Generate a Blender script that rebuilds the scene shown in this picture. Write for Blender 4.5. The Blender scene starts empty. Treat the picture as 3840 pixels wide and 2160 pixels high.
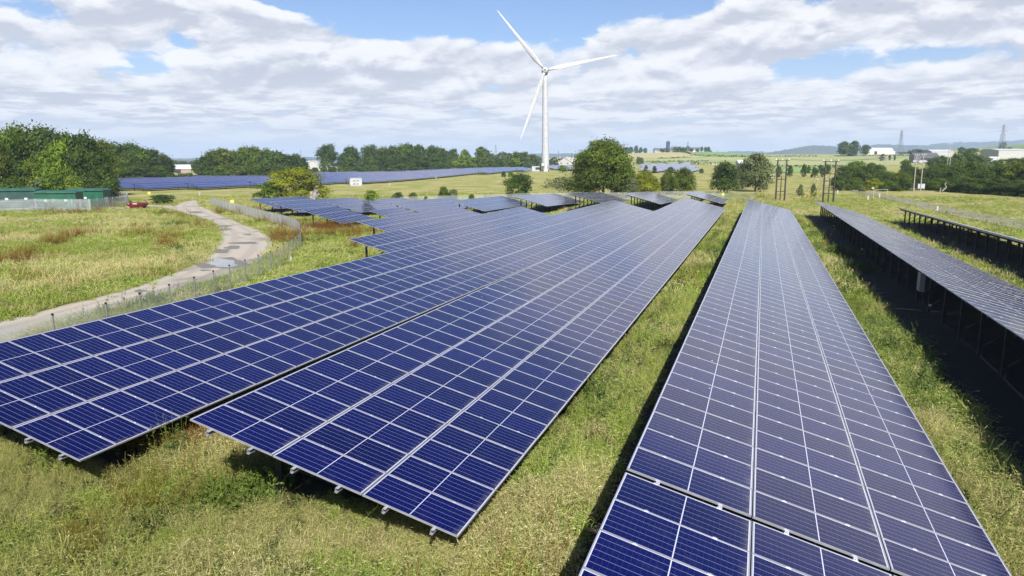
import bpy, math, random
import numpy as np
from mathutils import Vector, Matrix

# ------------------------------------------------------------------ camera, sky, sun, exposure
S = bpy.context.scene
COL = S.collection
CAMZ = 7.6                       # eye height over the ground at the near tables
PITCH, YAW, FPX = 0.17268, 0.32928, 2723.4
cam = bpy.data.cameras.new("camera"); cam.sensor_width = 36.0; cam.lens = 36.0 * FPX / 3840.0
cam.clip_start = 0.1; cam.clip_end = 40000
camo = bpy.data.objects.new("camera", cam); COL.objects.link(camo)
camo.location = (0, 0, CAMZ); camo.rotation_euler = (math.pi / 2 - PITCH, 0, YAW)
S.camera = camo

SUNV = Vector((0.52, -1.0, 1.0)).normalized()      # towards the sun
SUN_EL = math.asin(SUNV.z)
sun = bpy.data.lights.new("sun", 'SUN'); sun.energy = 5.0; sun.angle = math.radians(0.5); sun.color = (1.0, 0.955, 0.88)
suno = bpy.data.objects.new("sun", sun); COL.objects.link(suno)
suno.rotation_euler = SUNV.to_track_quat('Z', 'Y').to_euler()

S.view_settings.view_transform = 'Standard'; S.view_settings.look = 'None'
S.view_settings.exposure = 1.0; S.view_settings.gamma = 1.0
S.render.engine = 'CYCLES'
S.cycles.max_bounces = 6; S.cycles.transparent_max_bounces = 8; S.cycles.caustics_reflective = False; S.cycles.caustics_refractive = False
S.cycles.volume_bounces = 0


def nd(t, typ, loc=None, **kw):
    n = t.nodes.new(typ)
    for k, v in kw.items():
        if k.startswith('i_'):
            n.inputs[k[2:].replace('_', ' ')].default_value = v
        else:
            setattr(n, k, v)
    return n


class G:
    """small helper to write node trees as expressions"""
    def __init__(self, tree): self.t = tree; self.l = tree.links
    def put(self, sock, v):
        if hasattr(v, 'is_output'): self.l.new(v, sock)
        elif v is not None: sock.default_value = v
    def m(self, op, a, b=None, c=None, clamp=False):
        n = self.t.nodes.new('ShaderNodeMath'); n.operation = op; n.use_clamp = clamp
        for i, v in enumerate((a, b, c)):
            if v is not None: self.put(n.inputs[i], v)
        return n.outputs[0]
    def v(self, op, a, b=None, s=None):
        n = self.t.nodes.new('ShaderNodeVectorMath'); n.operation = op
        self.put(n.inputs[0], a)
        if b is not None: self.put(n.inputs[1], b)
        if s is not None: self.put(n.inputs['Scale'], s)
        return n.outputs['Value'] if op in ('DOT_PRODUCT', 'LENGTH', 'DISTANCE') else n.outputs[0]
    def xyz(self, a):
        n = self.t.nodes.new('ShaderNodeSeparateXYZ'); self.put(n.inputs[0], a); return n.outputs
    def comb(self, x, y, z):
        n = self.t.nodes.new('ShaderNodeCombineXYZ')
        for i, q in enumerate((x, y, z)): self.put(n.inputs[i], q)
        return n.outputs[0]
    def noise(self, vec, scale, detail=2.0, rough=0.5, lac=2.0, dist=0.0):
        n = self.t.nodes.new('ShaderNodeTexNoise')
        if vec is not None: self.put(n.inputs['Vector'], vec)
        n.inputs['Scale'].default_value = scale; n.inputs['Detail'].default_value = detail
        n.inputs['Roughness'].default_value = rough; n.inputs['Lacunarity'].default_value = lac
        n.inputs['Distortion'].default_value = dist
        return n.outputs[0]
    def ramp(self, x, a, b, lo=0.0, hi=1.0, smooth=True):
        n = self.t.nodes.new('ShaderNodeMapRange'); n.interpolation_type = 'SMOOTHSTEP' if smooth else 'LINEAR'
        for i, q in enumerate((x, a, b, lo, hi)): self.put(n.inputs[i], q)
        return n.outputs[0]
    def mix(self, f, a, b):
        n = self.t.nodes.new('ShaderNodeMix'); n.data_type = 'RGBA'
        self.put(n.inputs['Factor'], f)
        self.put(n.inputs[6], a if hasattr(a, 'is_output') else (*a, 1)); self.put(n.inputs[7], b if hasattr(b, 'is_output') else (*b, 1))
        return n.outputs[2]


world = bpy.data.worlds.new("World"); S.world = world; world.use_nodes = True
wt = world.node_tree; wt.nodes.clear(); g_ = G(wt)
sky = nd(wt, 'ShaderNodeTexSky', sky_type='NISHITA', sun_disc=False)
sky.sun_elevation = SUN_EL; sky.sun_rotation = math.atan2(SUNV.x, SUNV.y)
sky.altitude = 50; sky.air_density = 1.0; sky.dust_density = 0.6; sky.ozone_density = 3.0
SKYS = 0.062
CLOUD = 0.56                    # cloud brightness before the exposure
tc = nd(wt, 'ShaderNodeTexCoord')
dirv = g_.v('NORMALIZE', tc.outputs['Generated'])
dx, dy, dz = g_.xyz(dirv)[:3]
el = g_.m('MAXIMUM', dz, 0.0)


def dir_of(px, py):
    """world direction (unit tuple) of a photo pixel in 3840x2160"""
    v = camo.rotation_euler.to_matrix() @ Vector(((px - 1920) / FPX, -(py - 1080) / FPX, -1)).normalized()
    return v


# cumulus deck in direction space: puffy banks higher up, thin flat streaks of far clouds near the horizon
hl = g_.m('SQRT', g_.m('ADD', g_.m('MULTIPLY', dx, dx), g_.m('MULTIPLY', dy, dy)))
hx, hy = g_.m('DIVIDE', dx, g_.m('MAXIMUM', hl, 0.05)), g_.m('DIVIDE', dy, g_.m('MAXIMUM', hl, 0.05))
ang = g_.m('MULTIPLY', dz, 1.0)


def deck(lift):
    e = g_.m('ADD', dz, lift) if lift else dz
    pA = g_.comb(g_.m('MULTIPLY', hx, 7.0), g_.m('MULTIPLY', hy, 7.0), g_.m('MULTIPLY', e, 17.5))
    w = g_.noise(pA, 1.6, 4, 0.55)
    w = g_.m('SUBTRACT', w, 0.5)
    pA = g_.v('ADD', pA, g_.comb(g_.m('MULTIPLY', w, 0.6), g_.m('MULTIPLY', w, 0.5), g_.m('MULTIPLY', w, 0.6)))
    nA = g_.noise(pA, 1.0, 8, 0.58)
    vo = wt.nodes.new('ShaderNodeTexVoronoi'); vo.feature = 'SMOOTH_F1'; vo.inputs['Scale'].default_value = 1.9; vo.inputs['Smoothness'].default_value = 0.35; vo.inputs['Detail'].default_value = 0.0
    wt.links.new(pA, vo.inputs['Vector'])
    nA = g_.m('ADD', g_.m('MULTIPLY', nA, 0.86), g_.m('MULTIPLY', g_.m('SUBTRACT', 0.62, vo.outputs['Distance']), 0.20))
    nA = g_.m('ADD', nA, 0.066)
    pB = g_.comb(g_.m('MULTIPLY', hx, 15.0), g_.m('MULTIPLY', hy, 15.0), g_.m('MULTIPLY', e, 105.0))
    w2 = g_.m('SUBTRACT', g_.noise(pB, 1.5, 3, 0.5), 0.5)
    pB = g_.v('ADD', pB, g_.comb(g_.m('MULTIPLY', w2, 0.8), g_.m('MULTIPLY', w2, 0.8), g_.m('MULTIPLY', w2, 0.8)))
    nB = g_.noise(pB, 1.0, 6, 0.62)
    f = g_.ramp(e, 0.045, 0.125)
    return g_.m('ADD', g_.m('MULTIPLY', nA, f), g_.m('MULTIPLY', nB, g_.m('SUBTRACT', 1.0, f)))


big = deck(0.0); big_up = deck(0.013)
cov = None
# holes (<0) and banks (>0) of the cloud deck, as directions: px, py, half-width x (rad), half-height (rad), amount
for (px, py, sx, sy, a) in [(1450, 60, 0.13, 0.027, -0.20), (1250, 10, 0.16, 0.020, -0.2), (1950, 90, 0.12, 0.045, -0.22), (2480, 20, 0.16, 0.018, -0.09), (540, 250, 0.09, 0.016, -0.14), (380, 300, 0.10, 0.02, -0.10), (870, 175, 0.06, 0.012, -0.12),
                            (40, 20, 0.09, 0.018, -0.16), (3500, 195, 0.15, 0.014, -0.16), (3100, 260, 0.12, 0.016, -0.09), (2640, 330, 0.06, 0.02, -0.09), (1700, 330, 0.10, 0.014, -0.05), (3250, 290, 0.1, 0.014, -0.06),
                            (520, 110, 0.20, 0.034, 0.16), (1250, 190, 0.13, 0.034, 0.15), (2600, 190, 0.22, 0.034, 0.12), (3250, 85, 0.22, 0.026, 0.20), (300, 20, 0.10, 0.012, 0.05), (800, 20, 0.14, 0.016, 0.12),
                            (1800, 190, 0.12, 0.030, 0.10), (3600, 330, 0.20, 0.04, 0.12), (150, 330, 0.14, 0.04, 0.10), (1000, 330, 0.2, 0.03, 0.08), (2200, 330, 0.2, 0.03, 0.08), (0, -9999, 0.55, 0.13, -0.3), (1, -9999, 0.40, 0.09, 0.22), (2, -9999, 0.25, 0.05, 0.12)]:
    d = dir_of(px, py) if py > -5000 else Vector(((-0.70, 0.60, 0.40), (0.40, 0.85, 0.27), (-0.05, 0.95, 0.26))[px]).normalized(); up = Vector((0, 0, 1)); side = d.cross(up).normalized()
    e = g_.m('SUBTRACT', dz, d.z); s = g_.v('DOT_PRODUCT', dirv, tuple(side))
    q = g_.m('ADD', g_.m('POWER', g_.m('DIVIDE', e, sy), 2.0), g_.m('POWER', g_.m('DIVIDE', s, sx), 2.0))
    front = g_.m('GREATER_THAN', g_.v('DOT_PRODUCT', dirv, tuple(d)), 0.0)
    w = g_.m('MULTIPLY', g_.m('MULTIPLY', g_.m('EXPONENT', g_.m('MULTIPLY', q, -1.0)), a), front)
    cov = w if cov is None else g_.m('ADD', cov, w)
lowc = g_.ramp(el, 0.01, 0.17, 0.115, 0.0)           # cover closes up towards the horizon
high = g_.ramp(el, 0.33, 0.45, 0.0, -0.25)           # open blue overhead
dens = g_.m('ADD', g_.m('ADD', g_.m('ADD', big, cov), lowc), high)
alpha = g_.m('MAXIMUM', g_.ramp(dens, 0.455, 0.555), g_.ramp(el, 0.0, 0.06, 0.85, 0.0))
lit = g_.ramp(g_.m('SUBTRACT', big, big_up), -0.05, 0.10)
thick = g_.ramp(dens, 0.49, 0.70)
c1 = g_.mix(thick, (0.80, 0.81, 0.85), (0.62, 0.635, 0.705))
cloud = g_.mix(g_.m('MULTIPLY', lit, g_.ramp(el, 0.0, 0.1, 0.6, 0.85)), c1, (0.95, 0.95, 0.96))
cloud = g_.mix(g_.m('MULTIPLY', g_.ramp(g_.m('SUBTRACT', big_up, big), 0.0, 0.09), g_.ramp(el, 0.0, 0.06, 0.3, 0.8)), cloud, (0.52, 0.545, 0.63))
cloud = g_.mix(g_.ramp(el, 0.0, 0.07, 0.65, 0.0), cloud, (0.67, 0.70, 0.78))
lowsky = g_.v('SCALE', g_.mix(0.5, (0.58, 0.66, 0.81), (0.58, 0.66, 0.81)), s=CLOUD / SKYS)
skyc = g_.mix(g_.ramp(el, 0.02, 0.15, 0.9, 0.0), g_.v('MULTIPLY', sky.outputs[0], g_.mix(g_.ramp(el, 0.28, 0.5), (0.92, 0.93, 1.06), (0.62, 0.72, 1.0))), lowsky)
cloudS = g_.v('SCALE', cloud, s=CLOUD / SKYS)
final = g_.mix(g_.m('MULTIPLY', alpha, 0.95), skyc, cloudS)
bg = nd(wt, 'ShaderNodeBackground'); bg.inputs['Strength'].default_value = SKYS
wt.links.new(final, bg.inputs['Color'])
wo = nd(wt, 'ShaderNodeOutputWorld'); wt.links.new(bg.outputs[0], wo.inputs['Surface'])

# ------------------------------------------------------------------ helpers
rnd = random.Random(7)
NPR = np.random.default_rng(11)


def tag(o, label=None, cat=None, group=None, kind=None):
    if label: o['label'] = label
    if cat: o['category'] = cat
    if group: o['group'] = group
    if kind: o['kind'] = kind
    return o


def empty(name, loc=(0, 0, 0), rz=0.0):
    o = bpy.data.objects.new(name, None); COL.objects.link(o)
    o.location = loc; o.rotation_euler = (0, 0, rz); o.empty_display_size = 0.3
    return o


class MB:
    """mesh builder: boxes, bars, tubes, quads -> one mesh object"""
    def __init__(self): self.v = []; self.f = []; self.mi = []; self.uv = {}
    def quad(self, pts, mi=0, uv=None):
        b = len(self.v); self.v += [tuple(p) for p in pts]; self.f.append(tuple(range(b, b + len(pts)))); self.mi.append(mi)
        if uv: self.uv[len(self.f) - 1] = uv
    def box(self, a, b, mi=0, M=None):
        x0, y0, z0 = a; x1, y1, z1 = b
        P = [(x0, y0, z0), (x1, y0, z0), (x1, y1, z0), (x0, y1, z0), (x0, y0, z1), (x1, y0, z1), (x1, y1, z1), (x0, y1, z1)]
        if M is not None: P = [tuple(M @ Vector(p)) for p in P]
        k = len(self.v); self.v += P
        for q in ((0, 3, 2, 1), (4, 5, 6, 7), (0, 1, 5, 4), (1, 2, 6, 5), (2, 3, 7, 6), (3, 0, 4, 7)):
            self.f.append(tuple(k + i for i in q)); self.mi.append(mi)
    def bar(self, a, b, w, h=None, mi=0, n=4, up=(0, 0, 1), w2=None):
        """prism from a to b; n=4 square section w x h, else round of diameter w (w2 at the end)"""
        a, b = Vector(a), Vector(b); d = (b - a)
        if d.length < 1e-6: return
        d.normalize(); u = Vector(up)
        if abs(d.dot(u)) > 0.98: u = Vector((1, 0, 0))
        s = d.cross(u).normalized(); t = s.cross(d)
        k = len(self.v); h = h or w; w2 = w if w2 is None else w2
        for P, sc in ((a, 1.0), (b, w2 / w)):
            for i in range(n):
                if n == 4: c1, c2 = ((-.5, -.5), (.5, -.5), (.5, .5), (-.5, .5))[i]; q = P + s * (c1 * w * sc) + t * (c2 * h * sc)
                else: an = 2 * math.pi * i / n; q = P + s * (math.cos(an) * w * .5 * sc) + t * (math.sin(an) * w * .5 * sc)
                self.v.append(tuple(q))
        for i in range(n):
            j = (i + 1) % n; self.f.append((k + i, k + j, k + n + j, k + n + i)); self.mi.append(mi)
        self.f.append(tuple(k + i for i in reversed(range(n)))); self.mi.append(mi)
        self.f.append(tuple(k + n + i for i in range(n))); self.mi.append(mi)
    def loft(self, rings, mi=0, cap=True):
        k = len(self.v); n = len(rings[0])
        for r in rings: self.v += [tuple(p) for p in r]
        for j in range(len(rings) - 1):
            for i in range(n):
                i2 = (i + 1) % n; self.f.append((k + j * n + i, k + j * n + i2, k + (j + 1) * n + i2, k + (j + 1) * n + i)); self.mi.append(mi)
        if cap:
            self.f.append(tuple(k + i for i in reversed(range(n)))); self.mi.append(mi)
            self.f.append(tuple(k + (len(rings) - 1) * n + i for i in range(n))); self.mi.append(mi)
    def mesh(self, name, mats, smooth=False):
        me = bpy.data.meshes.new(name); me.from_pydata(self.v, [], self.f)
        for m in (mats if isinstance(mats, (list, tuple)) else [mats]): me.materials.append(m)
        me.polygons.foreach_set('material_index', self.mi)
        if smooth: me.polygons.foreach_set('use_smooth', [True] * len(self.f))
        if self.uv:
            ul = me.uv_layers.new(name='UVMap')
            for fi, uv in self.uv.items():
                p = me.polygons[fi]
                for li, q in zip(p.loop_indices, uv): ul.data[li].uv = q
        me.update(); return me
    def build(self, name, mats, parent=None, loc=None, smooth=False):
        return put(name, self.mesh(name, mats, smooth), parent, loc)


def put(name, me, parent=None, loc=None, M=None):
    o = bpy.data.objects.new(name, me); COL.objects.link(o)
    if parent is not None: o.parent = parent
    if M is not None: o.matrix_basis = M
    elif loc is not None: o.location = loc
    return o


def copy_tree(o, parent=None):
    c = o.copy(); COL.objects.link(c); c.parent = parent
    for ch in o.children: copy_tree(ch, c)
    return c


def quads_mesh(name, V, F, mats, attr=None, smooth=False):
    """V (n,3) F (m,4 or 3) numpy -> mesh; attr = {name: per-face float}"""
    me = bpy.data.meshes.new(name); k = F.shape[1]
    me.vertices.add(len(V)); me.vertices.foreach_set('co', np.ascontiguousarray(V, dtype=np.float32).ravel())
    me.loops.add(F.size); me.loops.foreach_set('vertex_index', np.ascontiguousarray(F, dtype=np.int32).ravel())
    me.polygons.add(len(F)); me.polygons.foreach_set('loop_start', np.arange(0, F.size, k, dtype=np.int32))
    me.polygons.foreach_set('loop_total', np.full(len(F), k, dtype=np.int32))
    for m in (mats if isinstance(mats, (list, tuple)) else [mats]): me.materials.append(m)
    if attr:
        for nm, a in attr.items():
            at = me.attributes.new(nm, 'FLOAT', 'FACE'); at.data.foreach_set('value', np.asarray(a, dtype=np.float32))
    if smooth: me.polygons.foreach_set('use_smooth', np.ones(len(F), dtype=bool))
    me.update(); me.validate(); return me


# ------------------------------------------------------------------ materials
def mat(name, col, rough=0.6, metal=0.0, spec=0.5, build=None):
    m = bpy.data.materials.new(name); m.use_nodes = True; t = m.node_tree
    b = t.nodes['Principled BSDF']; b.inputs['Base Color'].default_value = (*col, 1); b.inputs['Roughness'].default_value = rough
    b.inputs['Metallic'].default_value = metal; b.inputs['Specular IOR Level'].default_value = spec
    if build: build(G(t), b, t)
    return m


def dirt(c1, c2, scale=3.0, c3=None, s2=0.4, rough=None, bump=0.0):
    """weathered surface: two tones mixed by fine and coarse noise in object space"""
    def f(g, b, t):
        o = nd(t, 'ShaderNodeTexCoord').outputs['Object']
        n1 = g.noise(o, scale, 5, 0.6); c = g.mix(g.ramp(n1, 0.35, 0.68), c1, c2)
        if c3: c = g.mix(g.ramp(g.noise(o, s2, 3, 0.6), 0.48, 0.66), c, c3)
        t.links.new(c, b.inputs['Base Color'])
        if bump:
            bn = nd(t, 'ShaderNodeBump'); bn.inputs['Strength'].default_value = bump; bn.inputs['Distance'].default_value = 0.05
            t.links.new(g.noise(o, scale * 3, 4, 0.6), bn.inputs['Height']); t.links.new(bn.outputs[0], b.inputs['Normal'])
    return f


M_ALU = mat('aluminium', (0.4, 0.41, 0.44), 0.42, 0.6, build=dirt((0.36, 0.37, 0.41), (0.46, 0.47, 0.51), 1.5))
M_STEEL = mat('galvanised_steel', (0.03, 0.032, 0.035), 0.55, 0.3, build=dirt((0.018, 0.019, 0.021), (0.04, 0.04, 0.043), 4.0))
M_BACK = mat('panel_backsheet', (0.05, 0.05, 0.055), 0.6)
M_CLAMP = mat('clamp_alloy', (0.85, 0.86, 0.88), 0.22, 0.9)


def cells(g, b, t):
    uv = nd(t, 'ShaderNodeTexCoord').outputs['UV']; u, v = g.xyz(uv)[:2]      # metres: u along the slope 0..2.005, v across 0..0.935 (repeats for merged faces)
    ul = g.m('MODULO', u, 2.09); vl = g.m('MODULO', v, 1.015)
    # six cell columns across; the pale gaps between them run up the slope
    cv = g.m('DIVIDE', g.m('SUBTRACT', vl, 0.004), 0.1585)
    fv = g.m('ABSOLUTE', g.m('SUBTRACT', g.m('FRACT', cv), 0.5))
    gapv = g.m('GREATER_THAN', fv, 0.5 - 0.0034 / 0.1585)
    ch = g.m('ABSOLUTE', g.m('SUBTRACT', ul, 1.0145))
    mid = g.m('LESS_THAN', ch, 0.0085)
    cu = g.m('DIVIDE', g.m('SUBTRACT', ul, 0.02), 0.082)
    fu = g.m('ABSOLUTE', g.m('SUBTRACT', g.m('FRACT', cu), 0.5)); gapu = g.m('GREATER_THAN', fu, 0.5 - 0.0011 / 0.082)
    edge = g.m('MAXIMUM', g.m('GREATER_THAN', g.m('ABSOLUTE', g.m('SUBTRACT', vl, 0.4795)), 0.4755), g.m('GREATER_THAN', ch, 0.999))
    o = nd(t, 'ShaderNodeObjectInfo').outputs['Random']
    cell = g.mix(o, (0.0006, 0.0008, 0.034), (0.0014, 0.0018, 0.052))
    c = g.mix(g.m('MULTIPLY', gapu, 0.25), cell, (0.12, 0.14, 0.26))
    c = g.mix(gapv, c, (0.17, 0.19, 0.34))
    c = g.mix(g.m('MAXIMUM', mid, edge), c, (0.42, 0.44, 0.53))
    du = g.noise(nd(t, 'ShaderNodeTexCoord').outputs['Object'], 1.3, 5, 0.65)
    c = g.mix(g.m('MULTIPLY', g.ramp(du, 0.5, 0.8), 0.05), c, (0.30, 0.28, 0.25))
    low = g.m('MULTIPLY', g.ramp(ul, 1.86, 2.035), g.ramp(g.noise(nd(t, 'ShaderNodeNewGeometry').outputs['Position'], 2.6, 4, .7), .35, .75))
    c = g.mix(g.m('MULTIPLY', low, 0.22), c, (0.30, 0.27, 0.21))            # soil caught along the lower lip
    vo = nd(t, 'ShaderNodeTexVoronoi'); vo.inputs['Scale'].default_value = 1.15; t.links.new(nd(t, 'ShaderNodeNewGeometry').outputs['Position'], vo.inputs['Vector'])
    hit = g.m('MULTIPLY', g.m('LESS_THAN', vo.outputs['Distance'], 0.028), g.m('GREATER_THAN', g.xyz(vo.outputs['Color'])[0], 0.80))
    c = g.mix(hit, c, (0.62, 0.62, 0.58))                                     # a few bird droppings
    t.links.new(c, b.inputs['Base Color'])
    t.links.new(g.m('MULTIPLY_ADD', du, 0.05, 0.115), b.inputs['Roughness'])


M_GLASS = mat('solar_glass', (0.004, 0.005, 0.06), 0.13, 0.0, 0.45, cells)

# ------------------------------------------------------------------ terrain
NEAR = np.array([(-14, 11, .25), (-14, 55, 0), (-14, 105, -.1), (-5, 11, 0), (-5, 60, -.05), (-5, 113, -.1), (4, 12, -.05), (4, 60, -.15), (4, 116, -.3),
                 (13, 44, .2), (13, 80, -.05), (13, 116, -.4), (22, 30, .7), (22, 55, .55), (22, 80, .15), (22, 105, -.25), (27, 60, .5), (-23, 48, -.5), (-23, 89, -.45), (-32, 64, -.7), (-32, 90, -.8),
                 (-41, 85, -.95), (-50, 85, -1.0), (-78, 112, -1.1), (-69, 110, -1.2), (-60, 114, -1.2), (-50, 116, -1.1), (-41, 120, -1.0), (-32, 125, -.6),
                 (-23, 127, -.4), (-14, 130, -.3), (-5, 132, -.2), (-40, 30, -.3), (-60, 60, -.6), (-100, 100, -.9), (40, 40, .2), (60, 100, -.4), (0, -20, 0),
                 (-150, 150, -.9), (100, 200, -.3), (0, 200, -.4), (-100, 250, -.9), (30, 0, .3), (-30, 0, .1), (-60, 20, -.3), (-20, 25, -.1), (60, 150, -.4)], float)
RAD = np.array([0, 150, 250, 420, 550, 700, 900, 1100, 1400, 2500, 6000, 20000], float)
CPX = np.array([-900, 400, 1400, 2000, 2300, 2620, 2900, 3300, 3900, 4800], float)
FARZ = np.array([
    [-.9, -.9, -.9, -.9, -.9, -.9, -.9, -.9, -.9, -.9, 0, 0],
    [-.9, -.9, -.9, -.9, -.9, -.9, -.9, -.9, -.9, -.9, 0, 0],
    [-.8, -.8, -.8, -.4, 0, 0, 0, 0, 0, 0, 0, 0],
    [-.5, -.5, -.1, 2, 2.3, 2.5, 2.5, 2.5, 2, 0, 0, 0],
    [-.4, -.4, 0, 1.2, 2.6, 5.5, 13, 19, 19, 4, 0, 0],
    [-.3, -.3, 0, .8, 2.4, 5.5, 13.5, 21, 21, 5, 0, 0],
    [-.3, -.3, 0, 1.0, 2.5, 5.5, 12, 17, 19, 8, 0, 0],
    [-.3, -.3, 0, 1.2, 2.6, 5.5, 12, 17, 19, 10, 0, 0],
    [-.3, -.3, 0, 1.5, 3.5, 6, 11, 18, 34, 40, 10, 0],
    [-.3, -.3, 0, 1.5, 3.5, 6, 12, 20, 40, 46, 10, 0]], float)
_c, _s = math.cos(YAW), math.sin(YAW)


def terr(X, Y):
    X = np.atleast_1d(np.asarray(X, float)); Y = np.atleast_1d(np.asarray(Y, float))
    r = np.hypot(X, Y); fw = np.maximum(-X * _s + Y * _c, 0.02 * r + 1e-6); rt = X * _c + Y * _s
    px = np.clip(1920 + 2764 * rt / fw, CPX[0], CPX[-1])
    out = np.zeros_like(X)
    for lo in range(0, len(X), 20000):
        sl = slice(lo, lo + 20000)
        d2 = (X[sl, None] - NEAR[None, :, 0]) ** 2 + (Y[sl, None] - NEAR[None, :, 1]) ** 2
        w = 1.0 / (d2 + 120.0) ** 2; out[sl] = (w * NEAR[None, :, 2]).sum(1) / w.sum(1)
    i = np.clip(np.searchsorted(CPX, px, side='right') - 1, 0, len(CPX) - 2); ti = (px - CPX[i]) / (CPX[i + 1] - CPX[i]); ti = ti * ti * (3 - 2 * ti)
    j = np.clip(np.searchsorted(RAD, r, side='right') - 1, 0, len(RAD) - 2); tj = np.clip((r - RAD[j]) / (RAD[j + 1] - RAD[j]), 0, 1)
    h = lambda a, b: FARZ[a, b]
    j0, j1, j2, j3 = np.maximum(j - 1, 0), j, j + 1, np.minimum(j + 2, len(RAD) - 1)
    def row(a):     # smooth along the distance
        p0, p1, p2, p3 = h(a, j0), h(a, j1), h(a, j2), h(a, j3)
        t2 = tj * tj * (3 - 2 * tj); return p1 + (p2 - p1) * (0.5 * tj + 0.5 * t2)
    far = row(i) * (1 - ti) + row(i + 1) * ti
    k = np.clip((r - 125) / 75, 0, 1); k = k * k * (3 - 2 * k)
    return out * (1 - k) + far * k


def gz(x, y): return float(terr(x, y)[0])


CAMV = Vector((0, 0, CAMZ)); CROT = camo.rotation_euler.to_matrix()


def ray(px, py): return CROT @ Vector(((px - 1920) / FPX, -(py - 1080) / FPX, -1.0))


def gp(px, py, lift=0.0):
    """where the ray of a photo pixel meets the ground (raised by lift)"""
    d = ray(px, py); t = 5.0
    for _ in range(4000):
        p = CAMV + d * t
        if p.z <= gz(p.x, p.y) + lift: break
        t *= 1.006
    a, b = t / 1.006, t
    for _ in range(18):
        m = (a + b) / 2; p = CAMV + d * m
        if p.z <= gz(p.x, p.y) + lift: b = m
        else: a = m
    return CAMV + d * b


def pd(px, dist):
    """ground point in the direction of photo column px at a forward distance"""
    d = ray(px, 605); d = Vector((d.x, d.y, 0)); f = Vector((-_s, _c, 0)); d *= dist / d.dot(f)
    return Vector((d.x, d.y, gz(d.x, d.y)))


def px_m(dist): return dist / FPX       # metres per photo pixel at a forward distance


def build_ground():
    az = np.concatenate([np.linspace(-180, -58, 60, endpoint=False), np.linspace(-58, 24, 420, endpoint=False), np.linspace(24, 180, 76, endpoint=False)]) * math.pi / 180
    rr = np.concatenate([[0.01], np.geomspace(1.5, 160, 150), np.geomspace(164, 2600, 120), np.geomspace(2800, 26000, 16)])
    A, Rr = np.meshgrid(az, rr)
    X = -np.sin(-A) * Rr; Y = np.cos(A) * Rr
    Z = terr(X.ravel(), Y.ravel())
    bumpy = 0.05 * np.sin(X.ravel() * 0.9 + np.sin(Y.ravel() * .7) * 2) * np.sin(Y.ravel() * .8) * np.clip(1 - Rr.ravel() / 200, 0, 1)
    V = np.stack([X.ravel(), Y.ravel(), Z + bumpy - 0.03], 1)
    n, m = len(rr), len(az); I = np.arange(n * m).reshape(n, m)
    F = np.stack([I[:-1], I[1:], np.roll(I, -1, 1)[1:], np.roll(I, -1, 1)[:-1]], -1).reshape(-1, 4)
    def f(g, b, t):
        p = nd(t, 'ShaderNodeNewGeometry').outputs['Position']
        d = g.v('LENGTH', p); far = g.ramp(d, 60, 220)
        n1 = g.noise(p, 0.11, 4, 0.62); n2 = g.noise(p, 0.9, 6, 0.7); n3 = g.noise(p, 7.0, 4, 0.7); n4 = g.noise(p, 0.035, 3, 0.5)
        green = g.mix(n3, (0.095, 0.125, 0.016), (0.215, 0.245, 0.042))
        straw = g.mix(n3, (0.23, 0.20, 0.075), (0.38, 0.335, 0.165))
        c = g.mix(g.ramp(g.m('ADD', g.m('MULTIPLY', n1, 0.6), g.m('MULTIPLY', n2, 0.4)), 0.40, 0.58), green, straw)
        c = g.mix(g.ramp(g.noise(p, 0.22, 5, 0.7), 0.60, 0.70, 0.0, 0.7), c, (0.13, 0.055, 0.02))
        c = g.mix(g.ramp(n2, 0.60, 0.74, 0.0, 0.6), c, (0.055, 0.075, 0.014))
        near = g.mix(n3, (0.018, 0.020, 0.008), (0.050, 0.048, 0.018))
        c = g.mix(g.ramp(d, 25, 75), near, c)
        c = g.mix(g.ramp(d, 320, 620, 0, 0.75), c, g.mix(n4, (0.17, 0.20, 0.055), (0.30, 0.28, 0.11)))
        t.links.new(c, b.inputs['Base Color']); b.inputs['Roughness'].default_value = 0.9; b.inputs['Specular IOR Level'].default_value = 0.1
        bn = nd(t, 'ShaderNodeBump'); bn.inputs['Strength'].default_value = 0.8; bn.inputs['Distance'].default_value = 0.25
        t.links.new(g.noise(p, 2.2, 6, 0.75), bn.inputs['Height']); t.links.new(bn.outputs[0], b.inputs['Normal'])
    me = quads_mesh('ground', V, F, mat('meadow_ground', (.2, .2, .1), .9, build=f), smooth=True)
    return tag(put('ground', me), kind='structure')


build_ground()


def sheet(name, pts, lift, m, kind='structure', step=None):
    """a strip draped on the ground: pts = [(left, right), ...] ground points"""
    mb = MB(); n = 9; rows = []
    for a, b in pts:
        rows.append([(a[0] + (b[0] - a[0]) * i / n, a[1] + (b[1] - a[1]) * i / n) for i in range(n + 1)])
    dense = []
    for j in range(len(rows) - 1):
        L = max(math.hypot(rows[j][i][0] - rows[j + 1][i][0], rows[j][i][1] - rows[j + 1][i][1]) for i in (0, n)); k = max(1, int(L / (step or 2.0)))
        for q in range(k): dense.append([tuple(rows[j][i][c] * (1 - q / k) + rows[j + 1][i][c] * q / k for c in (0, 1)) for i in range(n + 1)])
    dense.append(rows[-1])
    A = np.array(dense); Z = terr(A[..., 0].ravel(), A[..., 1].ravel()) + lift
    V = np.concatenate([A.reshape(-1, 2), Z[:, None]], 1); I = np.arange(len(V)).reshape(len(dense), n + 1)
    F = np.stack([I[:-1, :-1], I[:-1, 1:], I[1:, 1:], I[1:, :-1]], -1).reshape(-1, 4)
    nrm = np.cross(V[F[0, 1]] - V[F[0, 0]], V[F[0, 2]] - V[F[0, 0]])
    if nrm[2] < 0: F = F[:, ::-1]
    me = quads_mesh(name, V, F, m, smooth=True); at = me.attributes.new('across', 'FLOAT', 'POINT'); at.data.foreach_set('value', np.tile(np.linspace(0, 1, n + 1), len(dense)).astype(np.float32))
    return tag(put(name, me), kind=kind)

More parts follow.
